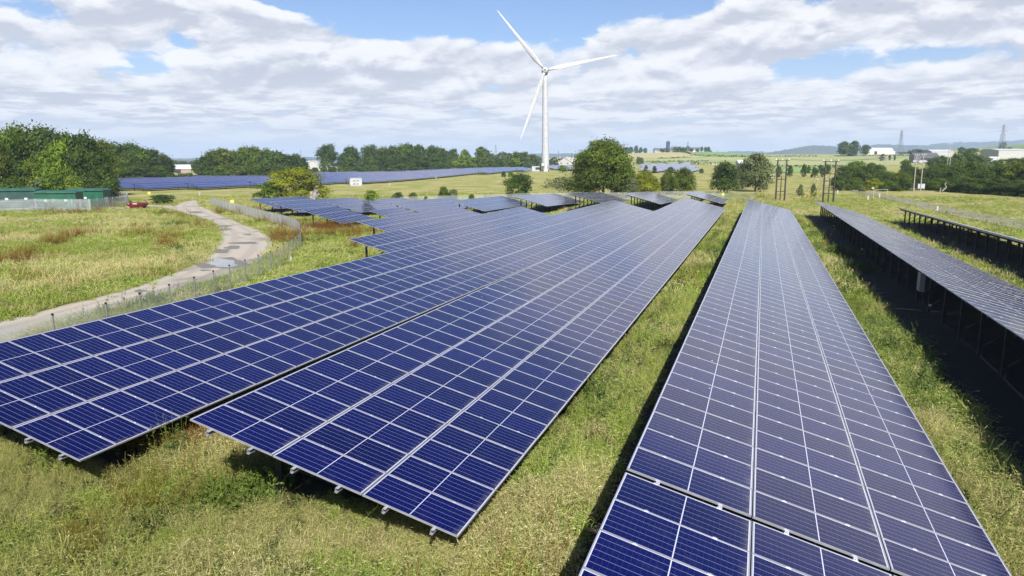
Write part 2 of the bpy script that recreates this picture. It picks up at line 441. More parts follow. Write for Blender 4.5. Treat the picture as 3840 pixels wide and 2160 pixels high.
# ------------------------------------------------------------------ solar tables
TILT = math.radians(14.509); CT, ST = math.cos(TILT), math.sin(TILT)
SL, MP, MPL = 6.264, 1.015, 2.09            # slope length of a table, module pitch along the row and up the slope
MW, ML = 1.000, 2.070


def module_mesh():
    """framed half-cut module: x down the slope, y along the row, z out of the glass"""
    mb = MB(); fw = 0.018; T = 0.038
    mb.box((0, 0, -T), (ML, fw, 0), 0); mb.box((0, MW - fw, -T), (ML, MW, 0), 0)
    mb.box((0, fw, -T), (fw, MW - fw, 0), 0); mb.box((ML - fw, fw, -T), (ML, MW - fw, 0), 0)
    u0, u1, v0, v1 = fw, ML - fw, fw, MW - fw; U, V = u1 - u0, v1 - v0
    mb.quad([(u0, v0, -.004), (u1, v0, -.004), (u1, v1, -.004), (u0, v1, -.004)], 1, [(0, 0), (U, 0), (U, V), (0, V)])
    mb.quad([(u0, v1, -.012), (u1, v1, -.012), (u1, v0, -.012), (u0, v0, -.012)], 2)
    for q in (0.25, 0.75):                   # mid clamps over the gap to the next module
        x = ML * q; mb.box((x - .035, MW - .010, -.03), (x + .035, MW + .025, .007), 3); mb.bar((x, MW + .0075, .007), (x, MW + .0075, .016), .022, mi=3, n=6)
    return mb.mesh('solar_module', [M_ALU, M_GLASS, M_BACK, M_CLAMP])


MOD = module_mesh()
FACES = {}


def face_mesh(n):
    """one mesh for the whole top of a table seen from far: three bands of n modules with their frames"""
    if n in FACES: return FACES[n]
    mb = MB(); T = 0.038
    for r in range(3):
        x0 = r * MPL
        for j in range(n):
            y0 = j * MP; fw = 0.018
            mb.quad([(x0 + fw, y0 + fw, -.004), (x0 + ML - fw, y0 + fw, -.004), (x0 + ML - fw, y0 + MW - fw, -.004), (x0 + fw, y0 + MW - fw, -.004)], 1,
                    [(0, 0), (ML - 2 * fw, 0), (ML - 2 * fw, MW - 2 * fw), (0, MW - 2 * fw)])
            mb.box((x0 + fw, y0 - (MP - MW if j else 0) - (fw if j else 0), -T), (x0 + ML - fw, y0 + fw, 0), 0)
        mb.box((x0 + fw, n * MP - (MP - MW) - fw, -T), (x0 + ML - fw, n * MP - (MP - MW), 0), 0)
        mb.box((x0, 0, -T), (x0 + fw, n * MP - .02, 0), 0); mb.box((x0 + ML - fw, 0, -T), (x0 + ML, n * MP - .02, 0), 0)
        mb.quad([(x0, 0, -.039), (x0, n * MP - .02, -.039), (x0 + ML, n * MP - .02, -.039), (x0 + ML, 0, -.039)], 2)
    FACES[n] = mb.mesh('panel_face', [M_ALU, M_GLASS, M_BACK]); return FACES[n]


BARS = {}


def bar_mesh(key, fn, name):
    if key not in BARS:
        mb = MB(); fn(mb); BARS[key] = mb.mesh(name, [M_STEEL, M_ALU])
    return BARS[key]


def purlin(mb, n):
    L = n * MP + 0.10; y = -0.10
    mb.box((-.004, y, -.10), (.004, L, -.01), 1); mb.box((-.004, y, -.012), (.06, L, -.004), 1); mb.box((-.004, y, -.106), (.05, L, -.098), 1); mb.box((.05, y, -.106), (.056, L, -.085), 1)


def solar_table(X, Y0, zlow, slope, n, label, group, modules=True):
    """X = low edge, zlow = height of the low edge at its near end, slope = rise per metre along the row"""
    root = empty('solar_table'); tag(root, label, 'solar table', group)
    d = Vector((CT, 0, -ST)); v = Vector((0, 1, slope)).normalized(); nz = d.cross(v)
    xh = X - SL * CT; org = Vector((xh, Y0, zlow + SL * ST))
    base = Vector((xh + 1.1, Y0, gz(xh + 1.1, Y0))); root.location = base
    M = Matrix.Translation(org - base) @ Matrix(((d.x, v.x, nz.x, 0), (d.y, v.y, nz.y, 0), (d.z, v.z, nz.z, 0), (0, 0, 0, 1)))
    if modules:
        for r in range(3):
            for j in range(n):
                jit = Matrix.Rotation(rnd.gauss(0, .0012), 4, 'Z') @ Matrix.Rotation(rnd.gauss(0, .0009), 4, 'X') @ Matrix.Rotation(rnd.gauss(0, .0006), 4, 'Y')
                put('solar_module', MOD, root, M=M @ Matrix.Translation((r * MPL, j * MP, rnd.gauss(0, .0025))) @ jit)
    else:
        put('panel_face', face_mesh(n), root, M=M)
    me = bar_mesh(('purlin', n), lambda mb: purlin(mb, n), 'purlin')
    for r in range(3):
        for q in (.25, .75): put('purlin', me, root, M=M @ Matrix.Translation((r * MPL + ML * q, 0, -.04)))
    # frames every three modules: rafter, tall rear post, short front post, brace
    k = max(2, round(n / 3)); L = n * MP
    for i in range(k):
        sb = 1.5 if n > 9 else .8; yl = sb + (L - 2 * sb) * i / (k - 1)
        raf = bar_mesh('rafter', lambda mb: mb.box((.45, -.035, -.26), (5.75, .035, -.15)), 'rafter'); put('rafter', raf, root, M=M @ Matrix.Translation((0, yl, 0)))
        def at_(u): return M @ Vector((u, yl, -.2))
        for u in (1.1, 4.3):
            t = at_(u); g = gz(base.x + t.x, base.y + t.y) - base.z
            h = t.z - g + .35
            pm = bar_mesh('post', lambda mb: (mb.box((-.05, -.03, -1), (-.042, .03, 0)), mb.box((-.042, -.03, -1), (.05, -.022, 0)), mb.box((-.042, .022, -1), (.05, .03, 0))), 'post')
            put('post', pm, root, M=Matrix.Translation(t) @ Matrix.Diagonal((1.5, 1.5, h, 1)))
        a = at_(1.1); ga = gz(base.x + a.x, base.y + a.y) - base.z; b = at_(2.75); a2 = Vector((a.x, a.y, ga + .35))
        dv = b - a2; put('brace', bar_mesh('brace', lambda mb: mb.bar((0, 0, 0), (0, 0, 1), .055, .055), 'brace'), root,
                         M=Matrix.Translation(a2 + Vector((0, .05, 0))) @ dv.to_track_quat('Z', 'Y').to_matrix().to_4x4() @ Matrix.Diagonal((1, 1, dv.length, 1)))
    return root


ORD = ['first', 'second', 'third', 'fourth', 'fifth', 'sixth', 'seventh', 'eighth', 'ninth', 'tenth', 'eleventh', 'twelfth', 'thirteenth', 'fourteenth', 'fifteenth',
       'sixteenth', 'seventeenth', 'eighteenth', 'nineteenth', 'twentieth', 'twenty-first', 'twenty-second', 'twenty-third', 'twenty-fourth', 'twenty-fifth', 'twenty-sixth',
       'twenty-seventh', 'twenty-eighth', 'twenty-ninth', 'thirtieth']
Z0 = CAMZ
# row: low-edge X, Z of the low edge at Y=0 (camera-relative) and its slope, [(Y start, modules, individual modules?), ...], wording
ROWS = [
    (-14.12, -6.545, -.0055, [(11.42, 26, 1), (37.80, 26, 1), (64.35, 26, 1), (90.9, 14, 0)], 'the long row bordering the gravel track fence'),
    (-4.98, -6.856, -.0012, [(11.52, 26, 1), (37.95, 26, 1), (64.5, 26, 1), (91.05, 23, 0)], 'the row along the left of the grass strip'),
    (4.19, -6.545, -.0052, [(-15.12, 26, 1), (11.42, 26, 1), (37.95, 26, 1), (64.5, 26, 1), (91.05, 24, 0)], 'the pale row right of the grass strip'),
    (13.20, -6.23, -.0085, [(12.0, 26, 1), (38.5, 26, 1), (65.0, 26, 1), (91.5, 23, 0)], 'the grey row whose dark back faces left'),
    (22.45, -5.96, -.0132, [(28.0, 26, 1), (54.5, 26, 1), (81.0, 24, 0)], 'the thin far-right row standing on black legs'),
]
for X, z, sl, segs, words in ROWS:
    for i, (y, n, md) in enumerate(segs):
        w = ['nearest', 'second', 'third', 'fourth', 'fifth'][i] if i < len(segs) - 1 else 'farthest'
        solar_table(X, y, Z0 + z + sl * y, sl, n, f'{w} blue solar table of {words}', 'solar tables in the long rows', bool(md))
MID = [
    (-23.4, 47.95, -7.375, 0, 8, 1, 'short eight-column solar table jutting out above the black-legged gap, second row from fence'),
    (-23.4, 56.2, -7.36, 0, 26, 0, 'long solar table directly behind the short jutting table, left of the fence row'),
    (-23.4, 82.8, -7.345, 0, 7, 0, 'small end table closing the row behind the short jutting table'),
    (-32.4, 64.3, -7.56, -.0039, 26, 0, 'solar table whose raised near end shows two posts over straw grass'),
    (-41.4, 82.45, -7.83, .004, 8, 0, 'little solar table squeezed between two longer blue tables'),
    (-50.5, 81.05, -7.86, .0107, 8, 0, 'isolated dark blue table beside the rust-coloured docks near the fence bend'),
]
for X, y, z, sl, n, md, lab in MID:
    solar_table(X, y, Z0 + z, sl, n, lab, 'solar tables left of the long rows', bool(md))
BACK = [('U', -77.9, 105.0, -7.98, -.016, 16), ('V', -69.0, 98.8, -8.0, -.019, 26), ('X2', -60.2, 101.8, -8.0, -.0205, 26), ('Y2', -51.0, 104.9, -8.07, -.016, 25), ('Z2', -41.9, 109.2, -7.88, -.0125, 25),
        ('A2', -32.45, 112.8, -7.12, -.026, 26), ('B2', -23.8, 115.2, -6.63, -.035, 26), ('C2', -15.0, 117.2, -6.68, -.026, 27), ('D2', -5.75, 120.0, -6.6, -.022, 24)]
BACKLAB = ['solar table farthest left of the rear line, below the yellow-green tree', 'rear-line solar table in front of the pale dead stump', 'rear-line solar table below the leaning birch',
           'rear-line solar table under the two round gorse bushes', 'blue rear-line table with a dark gap under its near end', 'pale grey rear-line table with three dark posts at its left end',
           'purplish grey rear-line table under the big round tree', 'grey rear-line table under the pair of bushy trees', 'rightmost rear-line table, closest to the wire fence and yellow box']
for (nm, X, y, z, sl, n), lab in zip(BACK, BACKLAB):
    solar_table(X, y, Z0 + z, sl, n, lab, 'short solar tables along the rear line', False)


# near-black sheets that put the tables' shade into the ground colour
M_SHADE = mat('shade_strip', (.012, .010, .008), .95, build=dirt((.008, .007, .005), (.019, .016, .011), 2.0))
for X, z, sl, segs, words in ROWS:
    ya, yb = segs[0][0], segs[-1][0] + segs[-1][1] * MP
    mg = 1.25 if 4 < X < 5 else .95 if X > 12 else .1  # right-hand rows: painted shade widened to the edge of the cast shadow
    sheet('shade_strip', [((X - SL * CT - mg, ya + 2.8), (X - .7, ya + 1.2)), ((X - SL * CT - mg, yb - .2), (X - .7, yb - .4))], .045, M_SHADE)
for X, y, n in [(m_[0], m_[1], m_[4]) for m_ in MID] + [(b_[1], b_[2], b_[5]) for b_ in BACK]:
    sheet('shade_strip', [((X - SL * CT + .4, y + .8), (X - .7, y + .6)), ((X - SL * CT + .4, y + n * MP - .4), (X - .7, y + n * MP - .4))], .045, M_SHADE)


# far arrays: long low tables, one mesh each, too small to show their parts
def far_table(X, y0, y1, label, group, cat='solar table'):
    L = y1 - y0; ns = max(1, int(L / 12)); mb = MB(); root = Vector((X, y0, gz(X, y0)))
    for i in range(ns):
        a, b = y0 + L * i / ns, y0 + L * (i + 1) / ns
        za, zb = gz(X, a) + .75 - root.z, gz(X, b) + .75 - root.z
        for r in range(3):
            u0, u1 = r * MPL, r * MPL + ML
            P = [(-(SL - u0) * CT, a - y0, za + (SL - u0) * ST), (-(SL - u1) * CT, a - y0, za + (SL - u1) * ST), (-(SL - u1) * CT, b - y0, zb + (SL - u1) * ST), (-(SL - u0) * CT, b - y0, zb + (SL - u0) * ST)]
            mb.quad(P, 0, [(0, 0), (ML, 0), (ML, b - a), (0, b - a)])
            mb.quad([(p[0] - ST * .04, p[1], p[2] - .04) for p in reversed(P)], 1)
        mb.bar((-SL * CT - .02, a - y0, za + SL * ST), (-SL * CT - .02, b - y0, zb + SL * ST), .05, mi=2)
        for x in (-5.0, -1.8): mb.bar((x, a - y0 + .5, gz(X + x, a + .5) - root.z - .3), (x, a - y0 + .5, za - x * math.tan(TILT) - .05), .12, mi=3)
    o = mb.build('solar_table', [M_GLASSFAR, M_BACK, M_ALU, M_STEEL], loc=root)
    return tag(o, label, cat, group)


def cells_far(g, b, t):
    uv = nd(t, 'ShaderNodeTexCoord').outputs['UV']; u, v = g.xyz(uv)[:2]
    vl = g.m('MODULO', v, 1.015)
    edge = g.m('MAXIMUM', g.m('GREATER_THAN', vl, 0.945), g.m('GREATER_THAN', g.m('ABSOLUTE', g.m('SUBTRACT', u, 1.0325)), 0.985))
    c = g.mix(edge, (0.004, 0.0055, 0.085), (0.36, 0.37, 0.42))
    t.links.new(c, b.inputs['Base Color'])


M_GLASSFAR = mat('solar_glass_far', (0.004, 0.005, 0.06), 0.14, 0.0, 0.5, cells_far)


def poly_clip(poly, X):
    ys = []
    for (x0, y0), (x1, y1) in zip(poly, poly[1:] + poly[:1]):
        if (x0 - X) * (x1 - X) < 0: ys.append(y0 + (y1 - y0) * (X - x0) / (x1 - x0))
    ys.sort(); return list(zip(ys[::2], ys[1::2]))


def far_field(poly, pitch, seg, word, group, x0=None):
    xs = [p[0] for p in poly]; X = min(xs) + pitch * .5; rows = []
    while X < max(xs):
        rows.append((X, poly_clip(poly, X))); X += pitch
    rows = [r for r in rows if r[1]][::-1]
    for ri, (X, iv) in enumerate(rows):
        k = 0
        for a, b in iv:
            n = max(1, round((b - a) / seg))
            if b - a < 12: continue
            for i in range(n):
                far_table(X, a + (b - a) * i / n + .2, a + (b - a) * (i + 1) / n - .2,
                          f'distant table {"nearest" if k == 0 else ORD[k]} along the {ORD[ri] if ri < 30 else "back"} row of {word}', group); k += 1


P_ = lambda px, dist: tuple(pd(px, dist)[:2])
far_field([P_(395, 205), P_(700, 215), P_(1010, 232), P_(1300, 262), P_(1560, 300), P_(1700, 345), P_(1990, 400), P_(2030, 440), P_(1800, 470), P_(1400, 420), P_(1000, 380), P_(700, 330), P_(400, 275)],
          9.13, 62, 'the blue field behind the track', 'solar tables of the far blue field')
far_field([P_(2075, 470), P_(2240, 430), P_(2260, 560), P_(2070, 580)], 9.13, 60, 'the pale array between turbine and big tree', 'solar tables right of the turbine')
far_field([P_(2425, 410), P_(2640, 425), P_(2610, 640), P_(2430, 600)], 9.13, 60, 'the pale array under the hill fields', 'solar tables below the hill')

# ------------------------------------------------------------------ track, puddle, roads
def track_mat(g, b, t):
    p = nd(t, 'ShaderNodeNewGeometry').outputs['Position']
    n1 = g.noise(p, 0.35, 5, 0.65); n2 = g.noise(p, 5.0, 5, 0.75); n3 = g.noise(p, 40.0, 2, 0.6); n4 = g.noise(p, 0.16, 3, 0.5)
    c = g.mix(n2, (0.275, 0.235, 0.185), (0.40, 0.35, 0.285))
    c = g.mix(g.ramp(n1, 0.42, 0.62), c, (0.31, 0.285, 0.25))
    c = g.mix(g.ramp(n4, 0.56, 0.66, 0, .7), c, (0.13, 0.11, 0.085))
    c = g.mix(g.ramp(n3, 0.55, 0.8, 0, .5), c, (0.16, 0.145, 0.12))
    ac = nd(t, 'ShaderNodeAttribute', attribute_name='across').outputs['Fac']; ac = g.m('ADD', ac, g.m('MULTIPLY', g.m('SUBTRACT', n1, .5), .12))
    rut = g.m('MULTIPLY', g.ramp(g.m('ABSOLUTE', g.m('SUBTRACT', g.m('ABSOLUTE', g.m('SUBTRACT', ac, .5)), .20)), .03, .13, 1, 0), g.ramp(n2, .3, .6, .35, .8))
    c = g.mix(rut, c, (.25, .225, .19))
    c = g.mix(g.m('MULTIPLY', g.ramp(g.m('ABSOLUTE', g.m('SUBTRACT', ac, .5)), .36, .5), g.ramp(n2, .35, .65)), c, (.17, .16, .07))
    t.links.new(c, b.inputs['Base Color']); b.inputs['Roughness'].default_value = .85
    bn = nd(t, 'ShaderNodeBump'); bn.inputs['Strength'].default_value = .5; bn.inputs['Distance'].default_value = .04
    t.links.new(n2, bn.inputs['Height']); t.links.new(bn.outputs[0], b.inputs['Normal'])


M_TRACK = mat('gravel_track', (.35, .32, .27), .85, build=track_mat)
z5 = lambda u, v: gp(u / 2.0125, 700 + v / 2.0125)
inner = [(-420, 1130), (-160, 1060), (0, 1022), (270, 960), (480, 902), (700, 852), (880, 802), (1080, 742), (1300, 665), (1450, 600), (1560, 540), (1630, 470), (1665, 410), (1672, 355), (1640, 305), (1570, 255), (1480, 222), (1390, 205), (1330, 180), (1310, 155), (1345, 133), (1410, 112), (1470, 104)]
outer = [(-420, 1400), (-160, 1290), (0, 1215), (270, 1115), (480, 1040), (760, 955), (1080, 880), (1330, 800), (1540, 730), (1690, 678), (1830, 630), (1950, 575), (2035, 500), (2058, 430), (2040, 385), (1960, 335), (1860, 295), (1760, 255), (1650, 212), (1580, 176), (1510, 148), (1490, 120), (1490, 106)]
TRK = [(z5(*a)[:2], z5(*b)[:2]) for a, b in zip(inner, outer)]
TRK = [(tuple(a), tuple(b)) for a, b in TRK]
sheet('track', TRK, 0.05, M_TRACK)
spur = [(z5(1330, 180)[:2], z5(1310, 150)[:2]), (z5(1230, 158)[:2], z5(1200, 143)[:2]), (z5(1100, 150)[:2], z5(1100, 138)[:2]), (z5(960, 168)[:2], z5(960, 150)[:2])]
sheet('track_spur', [(tuple(a), tuple(b)) for a, b in spur], 0.054, M_TRACK)


def blob(name, px, py, rx, ry, lift, m, seed, kind='structure'):
    """an irregular patch lying on the ground; radii in photo pixels at that spot"""
    r = random.Random(seed); c = gp(px, py); pts = []
    ph = [r.uniform(0, 6.28) for _ in range(4)]
    for i in range(48):
        a = 2 * math.pi * i / 48; k = 1 + .16 * math.sin(2 * a + ph[0]) + .11 * math.sin(3 * a + ph[1]) + .07 * math.sin(5 * a + ph[2]) + .05 * math.sin(9 * a + ph[3])
        q = gp(px + rx * k * math.cos(a), py - ry * k * math.sin(a)); pts.append((q.x, q.y, gz(q.x, q.y) + lift))
    mb = MB(); mb.v = [(c.x, c.y, gz(c.x, c.y) + lift)] + pts
    for i in range(48): mb.f.append((0, 1 + i, 1 + (i + 1) % 48)); mb.mi.append(0)
    return tag(mb.build(name, m), kind=kind)


M_MUD = mat('wet_mud', (.13, .115, .09), .55, build=dirt((.11, .095, .075), (.19, .17, .14), 6))
M_WATER = mat('puddle_water', (.20, .20, .19), .03, 0, .9)
blob('mud', 835, 990, 82, 24, .058, M_MUD, 3); blob('puddle', 835, 990, 60, 14, .066, M_WATER, 5); blob('puddle', 812, 974, 17, 4, .066, M_WATER, 8)
for i, (x, y, rx, ry) in enumerate([(872, 930, 32, 6), (915, 913, 48, 5), (845, 862, 22, 4), (832, 850, 38, 4), (928, 881, 18, 2.6), (818, 943, 40, 9), (528, 1094, 28, 4), (735, 797, 30, 3), (770, 1016, 20, 3)]):
    blob('mud', x, y, rx, ry, .058, M_MUD, 20 + i)
M_ROAD = mat('worn_tarmac', (.15, .14, .10), .85, build=dirt((.13, .125, .09), (.20, .185, .12), .6))
rd = [((3128, 742), (3150, 750)), ((3170, 708), (3175, 713)), ((3260, 722), (3255, 731)), ((3330, 733), (3330, 748)), ((3450, 755), (3440, 776)), ((3600, 786), (3580, 810)), ((3760, 816), (3740, 844)), ((3980, 850), (3960, 888))]
sheet('access_road', [(tuple(gp(*a)[:2]), tuple(gp(*b)[:2])) for a, b in rd[1:]], 0.05, M_ROAD)
M_PALE = mat('pale_concrete', (.33, .33, .32), .8, build=dirt((.29, .29, .28), (.38, .38, .36), 1.0))
yard = [((-120, 792), (-120, 782)), ((30, 782), (30, 776)), ((140, 776), (140, 768))]
sheet('concrete_apron', [(tuple(gp(*a)[:2]), tuple(gp(*b)[:2])) for a, b in yard], 0.06, M_PALE)

# ------------------------------------------------------------------ mesh fence along the track
M_WIRE = mat('fence_wire', (.56, .58, .59), .5, .5)
M_POST = mat('fence_post', (.22, .23, .24), .5, .4, build=dirt((.18, .19, .2), (.28, .29, .29), 3))
M_BLACK = mat('black_plastic', (.012, .012, .012), .5)


def mesh_fence(name, pts, H, label, pitch=2.5, wx=.05, wz=.05, wd=.015, caps=True, group=None):
    """posts and welded mesh following ground points"""
    P = [Vector((p[0], p[1], 0)) for p in pts]
    cum = [0]
    for a, b in zip(P, P[1:]): cum.append(cum[-1] + (b - a).length)
    def along(s):
        i = max(0, min(len(cum) - 2, int(np.searchsorted(cum, s, side='right')) - 1)); q = P[i].lerp(P[i + 1], (s - cum[i]) / max(1e-6, cum[i + 1] - cum[i]))
        return Vector((q.x, q.y, gz(q.x, q.y)))
    b0 = along(0); root = empty(name, b0); tag(root, label, 'fence', group)
    n = max(1, int(cum[-1] / pitch)); L = cum[-1]
    mp = bar_mesh(('fpost', H), lambda mb: mb.box((-.024, -.024, -.3), (.024, .024, H + .04)), 'post'); mp.materials.clear(); mp.materials.append(M_POST); mp.materials.append(M_BLACK)
    cp = bar_mesh(('fcap', H), lambda mb: mb.box((-.036, -.036, H + .042), (.036, .036, H + .12)), 'cap'); cp.materials.clear(); cp.materials.append(M_BLACK)
    for i in range(n + 1):
        q = along(L * i / n) - b0; po = put('post', mp, root, loc=q)
        if caps: put('cap', cp, po)
    mb = MB(); K = max(2, int(L / .8))
    nodes = [along(L * i / K) - b0 for i in range(K + 1)]
    for z in np.arange(.05, H + .001, wz):
        for a, b in zip(nodes, nodes[1:]): mb.quad([a + Vector((0, 0, z - wd / 2)), b + Vector((0, 0, z - wd / 2)), b + Vector((0, 0, z + wd / 2)), a + Vector((0, 0, z + wd / 2))])
    m = int(L / wx)
    for i in range(m):
        s = L * i / m; q = along(s) - b0; d = (along(min(L, s + .05)) - along(max(0, s - .05))); d.z = 0; d.normalize(); d *= wd / 2
        mb.quad([q - d + Vector((0, 0, .03)), q + d + Vector((0, 0, .03)), q + d + Vector((0, 0, H)), q - d + Vector((0, 0, H))])
    mb.build('wire_mesh', M_WIRE, root); return root


zf = lambda u, v: (760 + u / 4.8295, 740 + v / 4.8295); ze = lambda u, v: (u / 2.0125, 700 + v / 2.0125)
ftop = [ze(-60, 1080), ze(365, 985), ze(752, 908), ze(1070, 812), ze(1332, 736), ze(1540, 673), ze(1690, 616), ze(1828, 571), ze(1943, 531), zf(1240, 992), zf(1388, 915), zf(1497, 840), zf(1602, 770), zf(1690, 710), zf(1757, 652),
        zf(1772, 590), zf(1772, 538), zf(1765, 485), zf(1745, 450), zf(1700, 415), zf(1645, 390), zf(1590, 365), zf(1525, 342), zf(1465, 322), zf(1395, 306), zf(1325, 291), zf(1258, 276), zf(1193, 262), zf(1125, 243), zf(1050, 227), zf(980, 211), zf(908, 192), zf(845, 179), zf(785, 162), zf(722, 146), zf(665, 131), zf(610, 116), zf(565, 106), zf(515, 96), zf(470, 88), zf(430, 78), zf(390, 69), zf(345, 58), zf(305, 45), zf(270, 35), zf(235, 23), zf(140, 0)]
FH = 1.5
FEN = [gp(x, y, FH) for x, y in ftop]
mesh_fence('wire_fence', FEN[:18], FH, 'near open-meshed wire fence with black-capped posts beside the gravel track', wd=.011)
mesh_fence('wire_fence', FEN[17:], FH, 'pale close-meshed wire fence running from the track bend towards the skip', wx=.045, wz=.045, wd=.030, caps=False)
back = [gp(x, y, 1.6) for x, y in [(1500, 738), (1700, 733), (1900, 727), (2020, 723), (2200, 722), (2360, 722), (2480, 717), (2600, 717), (2720, 719), (2830, 725)]]
mesh_fence('wire_fence', back, 1.6, 'dark wire fence running behind the rear line of tables', pitch=3.5, wd=.007)

# palisade fence round the green kiosks
M_GALV = mat('palisade_steel', (.38, .41, .44), .45, .35, build=dirt((.33, .36, .39), (.45, .47, .50), 1.2))


def palisade(pts, H, label):
    P = [Vector(p) for p in pts]; root = empty('palisade_fence', (P[0].x, P[0].y, gz(P[0].x, P[0].y))); tag(root, label, 'fence'); b0 = root.location.copy()
    mb = MB(); rl = MB()
    for a, b in zip(P, P[1:]):
        d = b - a; d.z = 0; L = d.length; d.normalize(); n = max(1, int(L / .15)); nr = Vector((-d.y, d.x, 0))
        for i in range(n):
            q = a + d * (L * (i + .5) / n); z = gz(q.x, q.y); q = Vector((q.x, q.y, z)) - b0; w = d * .036
            mb.quad([q - w + Vector((0, 0, .05)), q + w + Vector((0, 0, .05)), q + w + Vector((0, 0, H - .12)), q - w + Vector((0, 0, H - .12))])
            mb.quad([q - w + Vector((0, 0, H - .12)), q + w + Vector((0, 0, H - .12)), q + Vector((0, 0, H))])
        k = max(1, int(L / 2.75))
        for i in range(k + 1):
            q = a + d * (L * i / k); z = gz(q.x, q.y); po = MB(); po.box((-.05, -.05, -.2), (.05, .05, H - .05)); po.build('post', M_GALV, root, loc=Vector((q.x, q.y, z)) - b0 + nr * .09)
            if i < k:
                q2 = a + d * (L * (i + 1) / k); z2 = gz(q2.x, q2.y)
                for hz in (.4, H - .4): rl.bar(Vector((q.x, q.y, z + hz)) - b0 + nr * .05, Vector((q2.x, q2.y, z2 + hz)) - b0 + nr * .05, .05)
    mb.build('pales', M_GALV, root); rl.build('rails', M_GALV, root); return root


kp = [(-260, 800), (0, 793), (135, 788), (340, 790), (480, 772), (482, 756), (392, 752)]
KP = [gp(*q) for q in kp]
palisade(KP, 2.05, 'grey palisade fence round the green substation kiosks')

# ------------------------------------------------------------------ green kiosks
M_GREEN = mat('kiosk_green', (.010, .085, .042), .45, build=dirt((.008, .07, .036), (.013, .10, .052), .8, (.010, .06, .035), 2.5))
M_GREEND = mat('kiosk_dark_green', (.010, .042, .036), .5, build=dirt((.008, .036, .030), (.014, .055, .046), .8))
M_ROOFG = mat('kiosk_roof', (.02, .085, .06), .5, build=dirt((.017, .07, .05), (.027, .10, .075), .7))
M_GREY = mat('grey_paint', (.42, .45, .46), .5); M_DARK = mat('dark_louvre', (.012, .014, .014), .6)
M_WHITE = mat('white_paint', (.35, .36, .38), .4, build=dirt((.31, .32, .34), (.385, .39, .41), .9))


def kiosk(px, dist, w, dp, h, rz, label, wallm, doors=True, vents=2):
    p = pd(px, dist); root = empty('substation_kiosk', p, rz); tag(root, label, 'substation')
    mb = MB(); mb.box((-w / 2, -dp / 2, -.3), (w / 2, dp / 2, h)); mb.build('wall', wallm, root)
    rf = MB(); o = .22
    a, b, zt = w / 2 + o, dp / 2 + o, h + .42
    rf.box((-a, -b, h + .003), (a, b, h + .16))
    rings = [[(-a, -b, h + .163), (a, -b, h + .163), (a, b, h + .163), (-a, b, h + .163)], [(-a + .5, -b + .7, zt), (a - .5, -b + .7, zt), (a - .5, b - .7, zt), (-a + .5, b - .7, zt)]]
    rf.loft(rings); rf.build('roof', M_ROOFG, root)
    for i in range(vents):
        x = -w / 2 + w * (i + .5) / vents; v = MB(); v.box((x - .28, -dp / 2 - .03, h * .30), (x + .28, -dp / 2 - .003, h * .42)); v.build('vent', M_DARK, root)
        v = MB(); v.box((x - .25, -dp / 2 - .02, h * .5), (x + .25, -dp / 2 - .003, h * .62)); v.build('label_plate', M_GREY, root)
    if doors:
        for s in (-.36, .03):
            v = MB(); v.box((w / 2 + .003, s * 1.0 - .02, .1), (w / 2 + .04, s * 1.0 + .36, h * .62)); v.build('door', M_GREY, root)
    return root


kiosk(20, 132, 9.0, 3.2, 3.3, YAW + .30, 'dark green kiosk at the far left behind the fence', M_GREEND, False, 3)
kiosk(208, 131, 6.8, 3.0, 2.95, YAW + .12, 'bright green kiosk with two black vents behind the fence', M_GREEN, True, 2)
kiosk(322, 140, 6.6, 3.0, 3.0, YAW + .05, 'small green kiosk half hidden behind the bright green one', M_GREEN, True, 1)
o = MB(); o.box((-.3, -.2, 0), (.3, .2, 1.9)); o.box((-.33, -.22, 1.9), (.33, .22, 1.98)); tag(o.build('meter_cabinet', M_GREY, loc=pd(126, 130)), 'grey upright cabinet between the two green kiosks', 'cabinet')

# ------------------------------------------------------------------ red skip
M_RED = mat('skip_red', (.13, .005, .007), .4, build=dirt((.11, .004, .006), (.16, .007, .009), 1.5, (.06, .008, .007), .9))


def skip():
    p = gp(517, 781); L = 3.3; root = empty('skip', p, YAW - .1); tag(root, 'dark red skip lying open beside the pale fence corner', 'skip')
    mb = MB(); H = 1.02; b, tp = L * .30, L * .5; w0, w1 = .62, .85
    out = [[(-b, -w0, .04), (b, -w0, .04), (b, w0, .04), (-b, w0, .04)], [(-tp, -w1, H * .72), (tp, -w1, H * .72), (tp, w1, H * .72), (-tp, w1, H * .72)], [(-tp * .92, -w1, H), (tp * .92, -w1, H), (tp * .92, w1, H), (-tp * .92, w1, H)]]
    inn = [[(x * .96, y * .94, z) for x, y, z in r] for r in reversed(out)]; inn[-1] = [(x, y, z + .05) for x, y, z in inn[-1]]
    mb.loft(out + inn); mb.build('body', M_RED, root)
    for s in (-1, 1):
        for x in (-.9, .9):
            l = MB(); l.bar((x, s * .80, .72), (x, s * .93, .72), .11, n=8); l.build('lifting_lug', M_RED, root)
    l = MB(); l.box((-.45, -w1 - .012, H * .76), (.45, -w1 - .003, H * .95)); l.build('sign_plate', M_WHITE, root)
    l = MB(); l.box((-1.35, -w1 - .012, H * .80), (-1.1, -w1 - .003, H * .94)); l.build('sign_plate', M_WHITE, root)


skip()
pal = MB()
for i in range(7): pal.box((-1.5, -.6 + i * .18, .12), (1.5, -.48 + i * .18, .15))
for x in (-1.3, 0, 1.3): pal.box((x - .06, -.62, 0), (x + .06, .64, .118))
tag(pal.build('pallet', mat('grey_timber', (.34, .33, .31), .8, build=dirt((.28, .27, .25), (.42, .41, .38), 3)), loc=gp(446, 783)), 'low grey pallet lying in front of the red skip', 'pallet')

# ------------------------------------------------------------------ inverter cabin, signs, small things
M_LOUV = mat('grey_louvre', (.16, .17, .18), .6)


